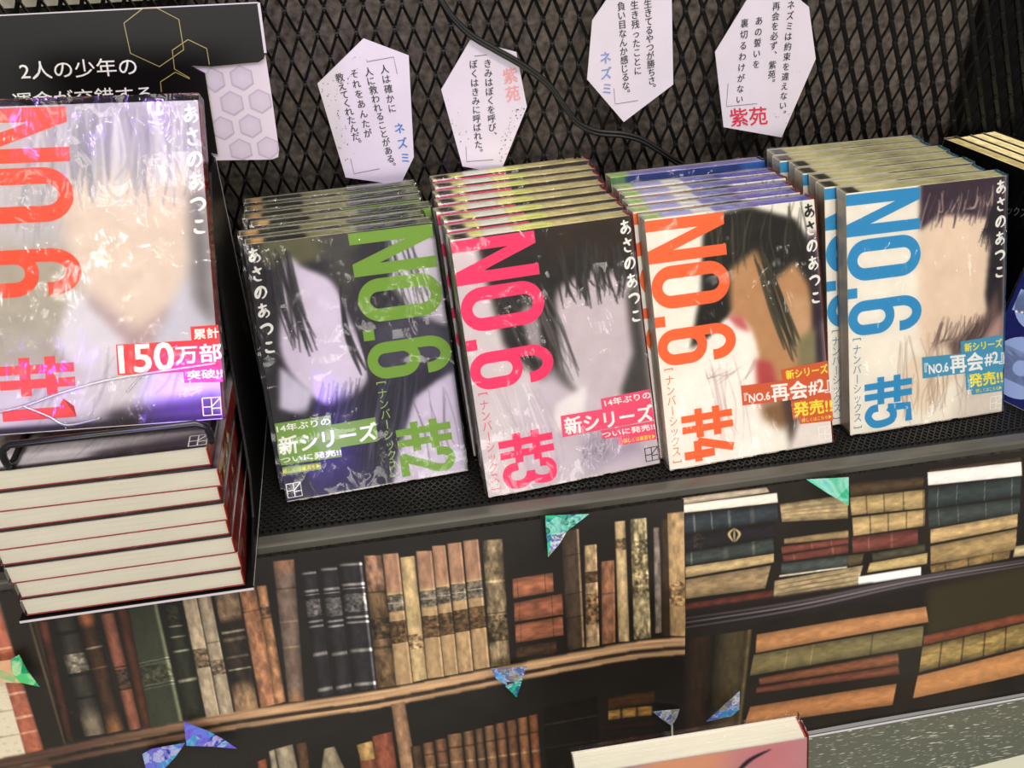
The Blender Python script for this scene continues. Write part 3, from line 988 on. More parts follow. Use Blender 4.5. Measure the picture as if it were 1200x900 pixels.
def title(k):
    U = 56.5 if k == 2 else 0.0
    f = Flat()
    W_ = 47.6
    f.poly([(U, .8), (U + W_, .8), (U + W_, 7.2), (U, 7.2)])
    f.poly([(U, 18.8), (U + W_, 18.8), (U + W_, 25.2), (U, 25.2)])
    f.poly([(U + W_, 6.8), (U + 0, 19.2), (U + 0, 19.2 - 1.2), (U + W_ - 15, 6.8)])
    f.poly([(U + W_, 6.8), (U + W_, 7.6), (U + 14, 19.2), (U, 19.2)])
    stadium(f, U, U + 48, 27.4, 51.8, 6.6, 7.4)
    f.poly([(U, 55.6), (U + 6.2, 55.6), (U + 6.2, 61.6), (U, 61.6)])
    # 6, lying on its side
    stadium(f, U, U + 30.5, 63.6, 84.6, 6.0, 6.4)
    wedge = [(x, y) for x, y in arc(U + 19.47, 74.1, 11.03, 10.5, -90, -26.3, 10)]
    f.poly(wedge + [(wedge[-1][0], 63.6)])
    f.ribbon([(wedge[-1][0], 66.5)] + arc(U + 35.5, 74.1, 9.9, 7.6, -90, 90, 14) + [(U + 33.8, 81.7)], [5.8] + [6.0 + 0.4 * (1 - abs(i - 7) / 7) for i in range(15)] + [6.2])
    return f


def number(k):
    U = 56.5 if k == 2 else 0.0
    f = Flat()
    f.poly([(U + 10, 115.1), (U + 42, 115.1), (U + 42, 119.2), (U + 10, 119.2)])
    f.poly([(U + 10, 121.6), (U + 42, 121.6), (U + 42, 125.7), (U + 10, 125.7)])
    for a in (18.6, 29.6):
        f.poly([(U + a, 111.8), (U + a + 4.6, 111.8), (U + a + 4.6, 115.1), (U + a, 115.1)])
        f.poly([(U + a, 119.2), (U + a + 4.6, 119.2), (U + a + 4.6, 121.6), (U + a, 121.6)])
        f.poly([(U + a, 125.7), (U + a + 4.6, 125.7), (U + a + 4.6, 129), (U + a, 129)])
    # digits drawn upright in a box x 0..14, y 0 (foot) .. 32 (head), then laid on their side
    dg = {1: [([(4, 25), (8, 31), (8, 0)], 5)],
          2: [(catmull([(2, 22), (2.6, 27.5), (7, 30), (11.6, 27), (11.6, 21.5), (8, 14), (3.2, 3.2)], 6), 4.8), ([(0.6, 2.4), (13.8, 2.4)], 4.8)],
          3: [(catmull([(1.8, 22.5), (2.6, 27.8), (7, 29.8), (11.4, 27.6), (11.4, 21), (8.6, 17), (5.5, 16.8)], 6), 4.8),
              (catmull([(6, 16.2), (9, 15.6), (12, 11.5), (11.6, 5), (7, 2.2), (2.6, 4.2), (1.8, 9.5)], 6), 4.8)],
          4: [([(14, 8.6), (1.6, 8.6)], 4.6), ([(2.0, 9.0), (8.6, 31)], 4.8), ([(9.8, 0), (9.8, 19)], 4.8)],
          5: [([(12.8, 29.6), (3.0, 29.6), (2.4, 15.5)], 4.8), (catmull([(2.2, 16), (5.5, 19), (10, 18.4), (12, 13), (11.6, 6), (7, 2.2), (2.6, 4.4), (1.8, 9)], 6), 4.8)]}[k]
    for pts, wd in dg:
        f.ribbon([(U + 10 + y, 144.2 - 0 - 15 + x) for x, y in pts], wd)
    return f


BRUSH = {'あ': [([(.16, .27), (.45, .25), (.78, .18)], .10), ([(.44, .03), (.43, .35), (.50, .74)], .11),
                ([(.68, .36), (.55, .62), (.34, .84), (.18, .80), (.20, .64), (.42, .49), (.68, .50), (.84, .64), (.80, .82), (.58, .96)], .11)],
         'さ': [([(.18, .36), (.5, .30), (.84, .18)], .11), ([(.40, .03), (.52, .30), (.68, .55)], .12), ([(.28, .62), (.26, .78), (.45, .92), (.74, .90)], .10)],
         'の': [([(.56, .18), (.48, .50), (.30, .80), (.16, .74), (.18, .50), (.38, .26), (.62, .18), (.84, .30), (.88, .56), (.72, .80), (.54, .90)], .12)],
         'つ': [([(.08, .40), (.40, .26), (.70, .24), (.88, .42), (.80, .66), (.52, .86)], .13)],
         'こ': [([(.26, .22), (.50, .24), (.74, .20)], .12), ([(.24, .60), (.26, .76), (.50, .82), (.80, .80)], .12)]}


def author(k):
    f = Flat()
    cu = 4.6 if k == 2 else 101.4
    for i, ch in enumerate('あさのあつこ'):
        v0 = 1.8 + i * 10.2
        for pts, wd in BRUSH[ch]:
            c = catmull([(cu - 3.9 + 7.8 * a, v0 + 8.6 * b_) for a, b_ in pts], 7)
            n = len(c)
            f.ribbon(c, [wd * 11.5 * (0.55 + 0.55 * math.sin(math.pi * min(1, .12 + .95 * j / n)) ** .8) for j in range(n)])
    return f


def series(k):
    f = Flat()
    cu = 62.4 if k == 2 else 5.4
    put_col(f, '[ナンバーシックス]', (cu, 86.6), (cu - .3, 141), 6.6, 0.0, 0.9)
    return f


def pmark(k):
    f = Flat()
    u = 0.9 if k == 2 else 96.6
    v, s, t = 135.4, 8.0, .55
    for a in ([(0, 0), (1, 0), (1, 1), (0, 1), (0, 0)], [(.5, 0), (.5, 1)], [(0, .52), (.5, .52), (1, .04)], [(.5, .62), (1, .62)], [(0, .04), (0, .96)]):
        f.ribbon([(u + s * x, v + s * y) for x, y in a], t)
    return f


BAN = {1: dict(o=(0, 230, 3.529), r=[[(790, 548), (905, 540), (908, 606), (795, 612)], [(483, 622), (910, 598), (920, 728), (490, 747)], [(760, 728), (920, 715), (925, 775), (765, 780)]],
               t=[('累計', (803, 558), (905, 551), (806, 600), 0), ('150', (492, 627), (716, 612), (500, 740), 0), ('万部', (726, 628), (914, 616), (732, 702), 0), ('突破!!', (776, 730), (920, 719), (779, 767), 0)]),
       2: dict(o=(280, 390, 4), r=[[(168, 428), (430, 388), (437, 442), (178, 482)], [(176, 476), (640, 398), (652, 510), (192, 584)], [(188, 580), (478, 538), (484, 582), (200, 622)], [(205, 632), (385, 608), (388, 640), (210, 662)]],
               t=[('14年ぶりの', (176, 436), (426, 398), (182, 470), 0), ('新シリーズ', (186, 492), (640, 420), (196, 575), 0), ('ついに発売!!', (196, 585), (478, 545), (201, 614), 0), ('詳しくは裏面を▶', (206, 640), (381, 613), (209, 660), 1)]),
       3: dict(o=(510, 380, 4), r=[[(775, 350), (1002, 304), (1012, 376), (784, 412)], [(588, 430), (1010, 360), (1027, 446), (598, 530)], [(776, 498), (1026, 452), (1032, 502), (784, 538)], [(855, 530), (1032, 500), (1036, 538), (860, 568)]],
               t=[('14年ぶりの', (790, 354), (1004, 314), (797, 386), 0), ('新シリーズ', (602, 440), (1012, 374), (613, 518), 0), ('ついに発売!!', (779, 506), (1025, 464), (785, 534), 0), ('詳しくは裏面を▶', (880, 537), (1029, 513), (883, 558), 1)]),
       4: dict(o=(730, 350, 4), r=[[(740, 335), (957, 293), (964, 366), (748, 400)], [(552, 410), (960, 362), (972, 456), (560, 502)], [(786, 482), (974, 450), (982, 540), (795, 566)], [(824, 560), (982, 536), (984, 574), (828, 590)]],
               t=[('新シリーズ', (760, 340), (955, 309), (766, 381), 1), ('『NO.6', (566, 446), (686, 430), (569, 490), 0), ('再会', (690, 404), (856, 385), (700, 486), 0), ('#2』', (866, 390), (966, 374), (871, 456), 0), ('発売!!', (796, 490), (974, 468), (801, 556), 1), ('詳しくはこちら▶', (836, 565), (975, 545), (838, 583), 1)]),
       5: dict(o=(920, 320, 4.286), r=[[(880, 346), (1092, 312), (1096, 392), (884, 424)], [(686, 425), (1095, 385), (1097, 480), (690, 531)], [(904, 504), (1094, 478), (1095, 566), (910, 590)], [(932, 582), (1094, 560), (1094, 594), (938, 614)]],
               t=[('新シリーズ', (899, 356), (1088, 331), (902, 398), 1), ('『NO.6', (698, 456), (816, 440), (701, 511), 0), ('再会', (826, 415), (990, 398), (831, 505), 0), ('#2』', (1000, 406), (1095, 392), (1004, 470), 0), ('発売!!', (921, 511), (1088, 490), (926, 576), 1), ('詳しくはこちら▶', (956, 585), (1086, 567), (958, 605), 1)])}


# ---- cover pictures: plain soft colour fields, no figures
def art(k):
    c = Canvas(0, 0, 105, 145.5, 0.6, (232, 228, 222))
    rg = random.Random(100 + k)

    def fan(n, x0, x1, y0, y1, dx, wd, cols, a=.6, bend=4):
        for _ in range(n):
            x = rg.uniform(x0, x1)
            xe = x + dx + rg.uniform(-4, 4)
            c.stroke([(x, y0 + rg.uniform(-4, 4)), ((x + xe) / 2 + rg.uniform(-bend, bend), (y0 + y1) / 2), (xe, y1 + rg.uniform(-10, 4))],
                     rg.uniform(.4, 1) * wd, rg.choice(cols), .5, a)
    if k == 1:
        c.img[:] = (196, 190, 194)
        c.poly([(38, 4), (98, 3), (103, 40), (40, 34)], (164, 158, 176), 9)
        c.poly([(0, 60), (46, 62), (52, 128), (0, 130)], (176, 168, 156), 5)
        c.poly([(48, 30), (98, 30), (102, 58), (84, 96), (70, 104), (50, 84), (42, 56)], (220, 202, 190), 3.5, 1, True)
        fan(60, 34, 100, 4, 44, -3, 2.6, [(206, 204, 208), (178, 174, 180), (150, 147, 156), (216, 212, 214)], .7)
        fan(16, 26, 46, 20, 64, -10, 2.4, [(186, 184, 192), (160, 156, 164)], .6)
        c.poly([(48, 84), (70, 104), (88, 92), (92, 118), (62, 120), (46, 104)], (178, 152, 156), 3.5)
        c.poly([(44, 82), (66, 108), (56, 132), (34, 108)], (214, 208, 218), 2)
        c.poly([(92, 84), (104, 74), (104, 116), (80, 126), (74, 112)], (198, 194, 208), 2)
        c.poly([(98, 40), (105, 40), (105, 105), (96, 90)], (124, 118, 122), 2.5)
        c.poly([(0, 120), (105, 112), (105, 146), (0, 146)], (206, 198, 206), 4, .8)
        fan(18, 20, 96, 112, 140, -12, 1.4, [(160, 148, 160), (226, 220, 226)], .5)
        c.poly([(56, 138), (105, 133), (105, 147), (50, 147)], (62, 50, 60), 2.5, .9)
        c.poly([(0, 142.5), (105, 142.5), (105, 147), (0, 147)], (44, 36, 42), .8)
    if k == 2:
        c.img[:] = (56, 52, 62)
        c.poly([(8, 0), (66, 0), (62, 8), (20, 16), (8, 12)], (112, 110, 84), 1.8)
        c.poly([(40, 0), (60, 0), (58, 40), (44, 30)], (84, 82, 78), 4)
        c.poly([(78, 2), (105, 8), (105, 60), (86, 52), (76, 30)], (204, 197, 208), 1.5)
        c.poly([(21, 10), (30, 16), (44, 26), (50, 46), (57, 76), (46, 94), (34, 97), (20, 84), (10, 62), (15, 32)], (212, 202, 220), 1.2, 1, True)
        fan(14, 10, 24, 8, 62, 4, 2.4, [(62, 58, 66), (82, 78, 88)], .85)
        fan(10, 46, 60, 30, 84, 6, 3.0, [(52, 50, 58), (66, 62, 74)], .85)
        fan(16, 72, 92, 4, 50, 6, 1.2, [(70, 68, 74), (90, 88, 94)], .7)
        c.poly([(8, 68), (24, 86), (18, 100), (4, 92)], (206, 200, 218), 1.2)
        c.poly([(60, 56), (84, 46), (105, 62), (105, 96), (64, 100)], (84, 80, 98), 3)
        c.poly([(10, 98), (60, 88), (96, 78), (100, 90), (70, 118), (58, 146), (0, 146), (0, 100)], (50, 46, 66), 2.5)
        fan(60, 30, 88, 84, 138, -18, 1.3, [(84, 80, 102), (58, 54, 74), (104, 100, 122)], .5)
        c.poly([(80, 98), (94, 90), (105, 86), (105, 146), (60, 146), (68, 124)], (206, 196, 216), 1.5)
        fan(8, 78, 100, 98, 138, 2, .7, [(120, 108, 128)], .6)
        c.poly([(0, 122), (38, 116), (56, 146), (0, 146)], (74, 64, 110), 4, .7)
    if k == 3:
        c.img[:] = (214, 206, 210)
        c.poly([(14, 0), (105, 0), (105, 40), (92, 34), (56, 40), (52, 78), (60, 96), (40, 84), (22, 62)], (52, 47, 45), 2)
        c.poly([(52, 0), (105, 0), (104, 22), (70, 30), (50, 16)], (66, 52, 42), 5)
        c.poly([(58, 34), (90, 30), (101, 44), (99, 72), (88, 96), (74, 104), (62, 88), (56, 60)], (208, 196, 202), 1.6, 1, True)
        fan(34, 58, 98, 14, 46, 0, 2.2, [(58, 54, 54), (74, 70, 68)], .9)
        fan(26, 20, 50, 30, 84, 12, 1.8, [(104, 98, 98), (60, 56, 56), (132, 124, 126)], .6)
        c.poly([(33, 44), (40, 40), (44, 52), (42, 74), (36, 68)], (196, 186, 192), 1.4, .8)
        c.poly([(97, 44), (105, 36), (105, 104), (92, 108), (86, 100), (97, 78)], (88, 82, 80), 1.6)
        c.poly([(46, 76), (62, 100), (90, 112), (105, 106), (105, 146), (20, 146), (24, 100)], (206, 196, 206), 4)
        c.poly([(46, 100), (66, 92), (62, 112), (44, 116)], (232, 226, 228), 1.5)
        c.poly([(58, 122), (90, 118), (96, 138), (60, 142)], (184, 172, 188), 2.5)
        fan(30, 62, 90, 120, 136, -6, .6, [(140, 128, 142), (226, 220, 226)], .6)
        fan(14, 10, 40, 86, 140, 12, .8, [(190, 178, 188), (232, 226, 230)], .6)
    if k == 4:
        c.img[:] = (236, 232, 224)
        c.poly([(40, 2), (64, 0), (92, 10), (103, 30), (105, 70), (96, 80), (72, 60), (60, 40), (50, 56), (36, 70), (20, 76), (30, 44), (34, 14)], (44, 41, 35), 1.4)
        c.poly([(48, 34), (66, 24), (74, 44), (90, 34), (98, 50), (99, 74), (90, 106), (72, 116), (52, 106), (46, 76)], (196, 156, 116), 1.6)
        c.poly([(84, 52), (97, 56), (97, 78), (88, 92), (82, 76)], (206, 172, 138), 2.5)
        fan(34, 36, 98, 2, 34, -4, 1.3, [(78, 74, 64), (48, 46, 40), (120, 112, 92)], .6)
        fan(10, 64, 74, 30, 92, 16, 3.0, [(70, 70, 56), (86, 84, 66), (60, 58, 48)], .85)
        c.poly([(98, 22), (105, 18), (105, 104), (95, 100), (100, 60)], (72, 56, 70), 1.6)
        c.poly([(86, 82), (99, 74), (99, 100), (88, 106)], (150, 142, 108), 2)
        c.poly([(34, 70), (44, 62), (56, 66), (62, 84), (60, 108), (66, 130), (62, 146), (10, 146), (10, 96)], (240, 234, 228), 1.4, 1, True)
        c.poly([(44, 60), (54, 62), (58, 72), (50, 68)], (204, 124, 124), 1.2)
        c.poly([(60, 88), (70, 92), (74, 112), (60, 116)], (190, 92, 92), 1.6)
        c.poly([(60, 116), (100, 110), (104, 128), (72, 132), (62, 124)], (150, 116, 84), 2.2)
        c.poly([(74, 112), (92, 112), (88, 140), (78, 146)], (96, 78, 70), 2)
        c.poly([(84, 128), (105, 122), (105, 146), (76, 146)], (230, 222, 218), 1.6)
        fan(16, 20, 52, 88, 136, 4, 1.0, [(206, 184, 184), (188, 168, 170), (250, 246, 242)], .5)
        fan(10, 30, 64, 90, 100, -10, .5, [(150, 120, 112)], .5)
    if k == 5:
        c.img[:] = (238, 232, 222)
        c.poly([(48, 0), (105, 0), (105, 120), (60, 120), (47, 92), (46, 40)], (230, 212, 194), 2.5)
        c.poly([(48, 0), (105, 0), (105, 28), (94, 24), (78, 20), (60, 18), (48, 26)], (80, 64, 78), 1.4)
        fan(70, 50, 96, 8, 24, -5, 1.0, [(80, 64, 78), (108, 88, 98), (230, 212, 194)], .8, 2)
        c.poly([(96, 16), (105, 14), (105, 112), (97, 96), (92, 70), (95, 40)], (54, 46, 54), 1.3)
        fan(40, 93, 99, 20, 40, -3, .8, [(54, 46, 54)], .8, 1)
        c.poly([(100, 66), (93, 82), (80, 92), (64, 97), (56, 104), (70, 110), (90, 104), (104, 92)], (124, 102, 98), 1.8)
        fan(60, 60, 100, 84, 104, -8, .7, [(92, 74, 74), (150, 126, 118), (70, 56, 58)], .7, 2)
        c.poly([(92, 96), (105, 80), (105, 112), (88, 114)], (190, 160, 156), 2)
        c.poly([(40, 104), (66, 96), (74, 116), (50, 140), (34, 124)], (232, 218, 200), 2)
        fan(26, 34, 78, 92, 142, 3, .5, [(160, 134, 120), (186, 164, 150)], .65, 6)
        fan(14, 40, 100, 116, 140, -8, .5, [(168, 146, 132), (206, 192, 178)], .6, 5)
        c.poly([(78, 112), (105, 106), (105, 146), (72, 146)], (206, 196, 188), 4, .6)
    if k == 6:   # dark backed volume; film glints painted in as thin strokes
        c.img[:] = (20, 19, 20)
        fan(14, 8, 98, 10, 120, 6, .4, [(120, 116, 92), (84, 80, 66)], .7, 8)
    if k == 7:   # deep blue volume seen at the back of the fourth row
        c.img[:] = (18, 52, 132)
        c.poly([(0, 9), (105, 7), (105, 146), (0, 146)], (188, 180, 200), .8)
        c.poly([(0, 0), (10, 0), (10, 30), (0, 30)], (92, 140, 84), 1.2)
        c.poly([(88, 0), (105, 0), (105, 9), (88, 9)], (40, 96, 176), 2)
    if k == 8:   # periwinkle volume at the right end
        c.img[:] = (28, 32, 92)
    if k in (2, 3, 4, 5):
        c.img = 255 * 1.03 * (np.clip(c.img, 0, 255) / 255) ** 1.2
    c.img += (fbm(c.ny, c.nx, (10, 10), 200 + k)[..., None] - .5) * 14
    return c


SPINE = {1: (214, 62, 42), 2: (96, 112, 52), 3: (206, 52, 98), 4: (216, 92, 48), 5: (64, 140, 180), 6: (30, 28, 26), 7: (26, 58, 130), 8: (88, 70, 128)}


def jacket_mesh(k, Wb=BW, Hb=BH, Tb=BT, parent=None):
    c = art(k)
    V, F, C = c.grid(lambda u, v: np.stack([u / 105 * Wb, np.zeros_like(u), Hb * (1 - v / 145.5)], -1))
    e = MB()
    paper = (226, 218, 208)
    e.box(0, Wb, .00004, .0004, 0, Hb, paper)
    e.box(0, Wb, Tb - .0004, Tb, 0, Hb, {6: (40, 38, 38), 1: (188, 70, 78)}.get(k, (200, 194, 186)))
    e.box(Wb - .0004, Wb, .0004, Tb - .0004, 0, Hb, SPINE[k])
    # spine face a hair outside the board edge so that its colour runs round both folds
    e.add([(Wb + .00015, .0001, 0), (Wb + .00015, Tb - .0001, 0), (Wb + .00015, Tb - .0001, Hb), (Wb + .00015, .0001, Hb)], [(0, 1, 2, 3)], SPINE[k])
    return grid_obj('jacket', V, F, C, PRINT, parent, True, e)


def pages_mesh(Wb=BW, Hb=BH, Tb=BT, parent=None):
    b_ = MB()
    b_.box(.0006, Wb - .0006, .00045, Tb - .00045, .0005, Hb - .0006)
    return b_.build('page_block', PAGES, parent)


def wrap_mesh(Wb=BW, Hb=BH, Tb=BT, parent=None, seed=0, amp=.00022, ext=.0007):
    """clear shrink film drawn round the book, a little crumpled"""
    rs = np.random.RandomState(seed)
    x0, x1, y0, y1, z0, z1 = -.0004, Wb + .0006, -.0007, Tb + .00022, -.0003, Hb + ext
    b_ = MB()

    def sheet(o, ex, ey, nx, ny, nrm, a):
        flip = np.dot(np.cross(ex, ey), nrm) < 0
        n = fbm(ny + 1, nx + 1, (3.5, 5), rs.randint(9999)) - .5
        g = [np.array(o) + np.array(ex) * i / nx + np.array(ey) * j / ny + np.array(nrm) * (2 * a * n[j, i] if 0 < i < nx and 0 < j < ny else 0)
             for j in range(ny + 1) for i in range(nx + 1)]
        f = [(j * (nx + 1) + i, j * (nx + 1) + i + 1, (j + 1) * (nx + 1) + i + 1, (j + 1) * (nx + 1) + i) for j in range(ny) for i in range(nx)]
        b_.add(g, [q[::-1] for q in f] if flip else f)
    sheet((x0, y0, z0), (x1 - x0, 0, 0), (0, 0, z1 - z0), 34, 46, (0, -1, 0), amp)
    sheet((x0, y0, z1), (x1 - x0, 0, 0), (0, y1 - y0, 0), 40, 4, (0, 0, 1), .0004)
    sheet((x0, y0, z0), (0, y1 - y0, 0), (0, 0, z1 - z0), 4, 40, (-1, 0, 0), .00015)
    sheet((x1, y0, z0), (0, y1 - y0, 0), (0, 0, z1 - z0), 4, 40, (1, 0, 0), .00015)
    sheet((x0, y0, z0), (x1 - x0, 0, 0), (0, y1 - y0, 0), 40, 4, (0, 0, -1), .0005)
    return mesh_obj('shrink_wrap', b_.v, b_.f, FILM, parent, True)


TOPS = {2: [(0, 105, (121, 121, 92)), (3, 10.5, (240, 192, 129)), (10.5, 34, (54, 56, 46)), (34, 62, (161, 158, 116)), (62, 96, (52, 60, 46)), (96, 105, (137, 137, 105))],
        3: [(0, 105, (216, 203, 147)), (2.5, 11, (58, 52, 44)), (12, 20, (250, 250, 153)), (20, 38, (250, 250, 234)), (38, 60, (250, 250, 147)), (60, 78, (240, 224, 166))],
        4: [(0, 105, (142, 137, 224)), (1, 12, (198, 227, 147)), (12, 30, (200, 198, 248)), (30, 44, (250, 250, 250)), (44, 66, (158, 158, 224)), (66, 105, (116, 110, 205))],
        5: [(0, 105, (192, 187, 142)), (1.5, 10, (56, 50, 42)), (10, 30, (208, 200, 155)), (60, 80, (174, 168, 129))],
        1: [(0, 105, (158, 145, 147))], 6: [(0, 105, (248, 227, 168))], 7: [(0, 105, (198, 195, 232)), (0, 14, (184, 211, 137)), (14, 105, (155, 147, 208))]}


def top_mesh(k, Wb=BW, Hb=BH, Tb=BT, parent=None):
    c = Canvas(0.9, 0.6, Wb * 1000 - 1.8, Tb * 1000 - 1.2, 0.75, (190, 184, 160))
    for a, b_, col in TOPS[k]:
        c.poly([(a, -1), (b_, -1), (b_ + .6, 14), (a + .6, 14)], col, .8)
    c.img *= (0.78 + .44 * fbm(c.ny, c.nx, (2, 9), 300 + k))[..., None]
    V, F, C = c.grid(lambda u, y: np.stack([u / 1000, y / 1000, np.full_like(u, Hb - .00045)], -1))
    return grid_obj('top_edge', V, F[:, ::-1], C, PRINT, parent)


def lettering(k, root, full=True):
    j = jacket_mesh(k, parent=root)
    off = .0001
    title(k).on_book('title_lettering', INK[k], j, BH, off)
    number(k).on_book('volume_number', INK[k], j, BH, off)
    if full or k == 5:
        series(k).on_book('series_lettering', SERIES[k], j, BH, off)
    if full:
        author(k).on_book('author_lettering', BLACK_INK if k == 4 else WHITE_INK, j, BH, off) if k != 4 else None
        if k == 4:
            a = author(4)
            sel_b, sel_w = Flat(), Flat()
            for f_ in a.f:
                pts = [a.p[i] for i in f_]
                (sel_b if max(p[1] for p in pts) < 17.0 else sel_w).poly(pts)
            sel_b.on_book('author_lettering', BLACK_INK, j, BH, off)['label'] = 'black handwritten characters'
            sel_w.on_book('author_lettering', WHITE_INK, j, BH, off)['label'] = 'white handwritten characters'
        sp = BAN[k]
        fb = Flat()
        for r in sp['r']:
            fb.poly(L(k, *sp['o'], *r))
        ban = fb.on_book('sale_banner', BANNER[k], j, BH, off * 1.6)
        for body, a_, b_, c_, yel in sp['t']:
            ft = Flat()
            put_text(ft, body, *L(k, *sp['o'], a_, b_, c_), bold=.026 if not body.startswith('詳') else .010)
            t = ft.on_book('banner_lettering', YELLOW_INK if yel else WHITE_INK, j, BH, off * 2.4)
            t['label'] = 'yellow banner lettering' if yel else 'white banner lettering'
        pmark(k).on_book('publisher_mark', BLACK_INK if k == 3 else WHITE_INK, j, BH, off)
    return j


def pose(x, y, z, psi, al, ro=0.0):
    return Matrix.Translation((x, y, z)) @ Matrix.Rotation(psi, 4, 'Z') @ Matrix.Rotation(-al, 4, 'X') @ Matrix.Rotation(-ro, 4, 'Y')


def adopt(o, root):
    c = o.copy()
    COL.objects.link(c)
    c.parent = root
    return c


ORD = ['front', 'second', 'third', 'fourth', 'fifth', 'sixth', 'seventh', 'last']


def row(k, color, x, y, psi, al, copies, group, films):
    psi, al = rad(psi), rad(al)
    bx, by = -math.sin(psi), math.cos(psi)
    rx, ry = math.cos(psi), math.sin(psi)
    z = 0.0022
    for i, (off, dx) in enumerate(copies):
        M = pose(x + bx * off + rx * dx / 1000, y + by * off + ry * dx / 1000, z, psi, al, rad(random.Random(i * 7 + k).uniform(-.35, .35)) if i else 0)
        root = empty('paperback_book', M)
        if i == 0:
            tag(root, 'front paperback of its row, full cover shown with large %s lettering' % color, 'book', group)
            parts = [pages_mesh(parent=root), None, None, wrap_mesh(parent=root, seed=k)]
            te = top_mesh(k, parent=parts[0])
            jk = lettering(k, root)
            for o in (parts[0], parts[3], te, jk):
                slump(o)
        else:
            n = len(copies)
            where = 'last' if i == n - 1 else ORD[i]
            tag(root, '%s paperback from the front in the row led by the %s lettered cover' % (where, color) if where != 'last'
                else 'rearmost paperback in the row led by the %s lettered cover' % color, 'book', group)
            pg = adopt(parts[0], root)
            adopt(te, pg)
            j2 = adopt(jk, root)
            for ch in jk.children:
                if ch.name.startswith('title') or (k == 5 and i == 1 and ch.name.startswith('series')):
                    adopt(ch, j2)
            adopt(parts[3], root)


def S_(n, st=.0125):
    return [st * i for i in range(n)]


row(2, 'green', -.0459, .0325, 4.14, 25.65, list(zip(S_(6), (0, -3, 3.5, .5, 1, 1))), 'paperbacks in the green lettered row', 6)
row(3, 'pink', .067, .0126, 5.89, 25.35, list(zip(S_(8, .0134), (0, 1.5, 2.5, 1.5, 4, 6.5, 8.5, 11))), 'paperbacks in the pink lettered row', 8)
row(4, 'orange', .1749, .0151, 3.46, 25.32, list(zip(S_(5, .0122), (0, -2.5, -1.5, 1.0, 0))), 'paperbacks in the orange lettered row', 5)
row(5, 'blue', .2934, .0252, 2.32, 20.6, list(zip(S_(7, .0122), (0, -7, -4.5, -7.5, -5.5, -11, -9))), 'paperbacks in the blue lettered row', 7)

# the deep blue topped volume at the back of the orange row
psi, al = rad(3.46), rad(25.3)
o_ = .0690
root = empty('paperback_book', pose(.1749 - math.sin(psi) * o_ + .0035, .0151 + math.cos(psi) * o_, .0022, psi, al))
tag(root, 'rearmost paperback behind the orange lettered row, deep blue along its top', 'book', 'paperbacks in the orange lettered row')
pg = pages_mesh(parent=root)
for o in (pg, top_mesh(7, parent=pg), jacket_mesh(7, parent=root), wrap_mesh(parent=root, seed=17)):
    slump(o)

# ------------------------------------------------------------------ cardboard bin with the flat pile
XW = -.0622
binr = empty('display_bin', Matrix.Translation((-.12, .04, 0)))
tag(binr, 'black cardboard counter bin with white header text holding the pile at left', 'display bin')
bpy.context.view_layer.update()
b = MB(); b.box(-.1735, XW + .0012, -.0318, .1315, .0001, .0019)
on(b.build('base_tray', BLACK_CARD), binr)
b = MB(); b.box(-.1735, XW + .0012, -.0322, -.0318, .0004, .0016)
on(b.build('front_edge', PALE_CARD), binr)['label'] = 'white cut edge of the tray'
prof = [(-.031, .0019), (.13, .0019), (.13, .172), (.105, .172), (.075, .150), (.056, .115), (.042, .08), (.034, .05), (.026, .028), (.010, .013), (-.02, .005), (-.031, .004)]
b = MB(); b.prism([(XW, y, z) for y, z in prof], (.0012, 0, 0))
on(b.build('side_panel', BLACK_CARD), binr)
b = MB()
X2 = XW + .00125
b.box(X2, X2 + .0001, .1292, .1300, .003, .172)
b.box(X2, X2 + .0001, -.031, .1300, .0019, .0026)
on(b.build('cut_edge', PALE_CARD), binr)['label'] = 'white cut edge of the side panel'
YH = .131


def hp(*p, Y=YH):
    return [hit(q, (0, Y, 0), (0, 1, 0)) for q in p]


pts = hp((-60, 21), (150, 10), (303, 3), (311, 62), (309, 69), (303, 73), (290, 74), (248, 78), (222, 77), (240, 86), (255, 181), (247, 179), (249, 187)) + [np.array((XW + .0012, YH, .002)), np.array((-.1735, YH, .002))]
b = MB(); b.prism(pts, (0, .0014, 0))
head = on(b.build('header_card', BLACK_CARD), binr)
b = MB()
for p, q in (((303, 3), (311, 62)), ((-60, 21), (303, 3))):
    P, Q = hp(p, q, Y=YH - .0002)
    P, Q = np.array(P), np.array(Q)
    d = (Q - P) / np.linalg.norm(Q - P)
    nq = np.array([-d[2], 0, d[0]]) * (.0007 if d[2] < -.5 else .0003)
    b.add([P - nq, Q - nq, Q + nq, P + nq], [(0, 1, 2, 3)])
on(b.build('cut_edge', PALE_CARD), head)
pts = hp((216, 76), (250, 77), (290, 73), (304, 71), (311, 64), (318, 110), (327, 176), (326, 184), (318, 187), (254, 188), (246, 178), (253, 180), (238, 86), Y=YH + .0016)
b = MB(); b.prism(pts, (0, .001, 0))
hc = on(b.build('honeycomb_panel', mat('white_honeycomb_card', (214, 204, 208), .45)), binr)
poly2 = [(p[0], p[2]) for p in pts]


def inside(p):
    r = False
    j = len(poly2) - 1
    for i in range(len(poly2)):
        (xi, yi), (xj, yj) = poly2[i], poly2[j]
        if (yi > p[1]) != (yj > p[1]) and p[0] < (xj - xi) * (p[1] - yi) / (yj - yi) + xi:
            r = not r
        j = i
    return r


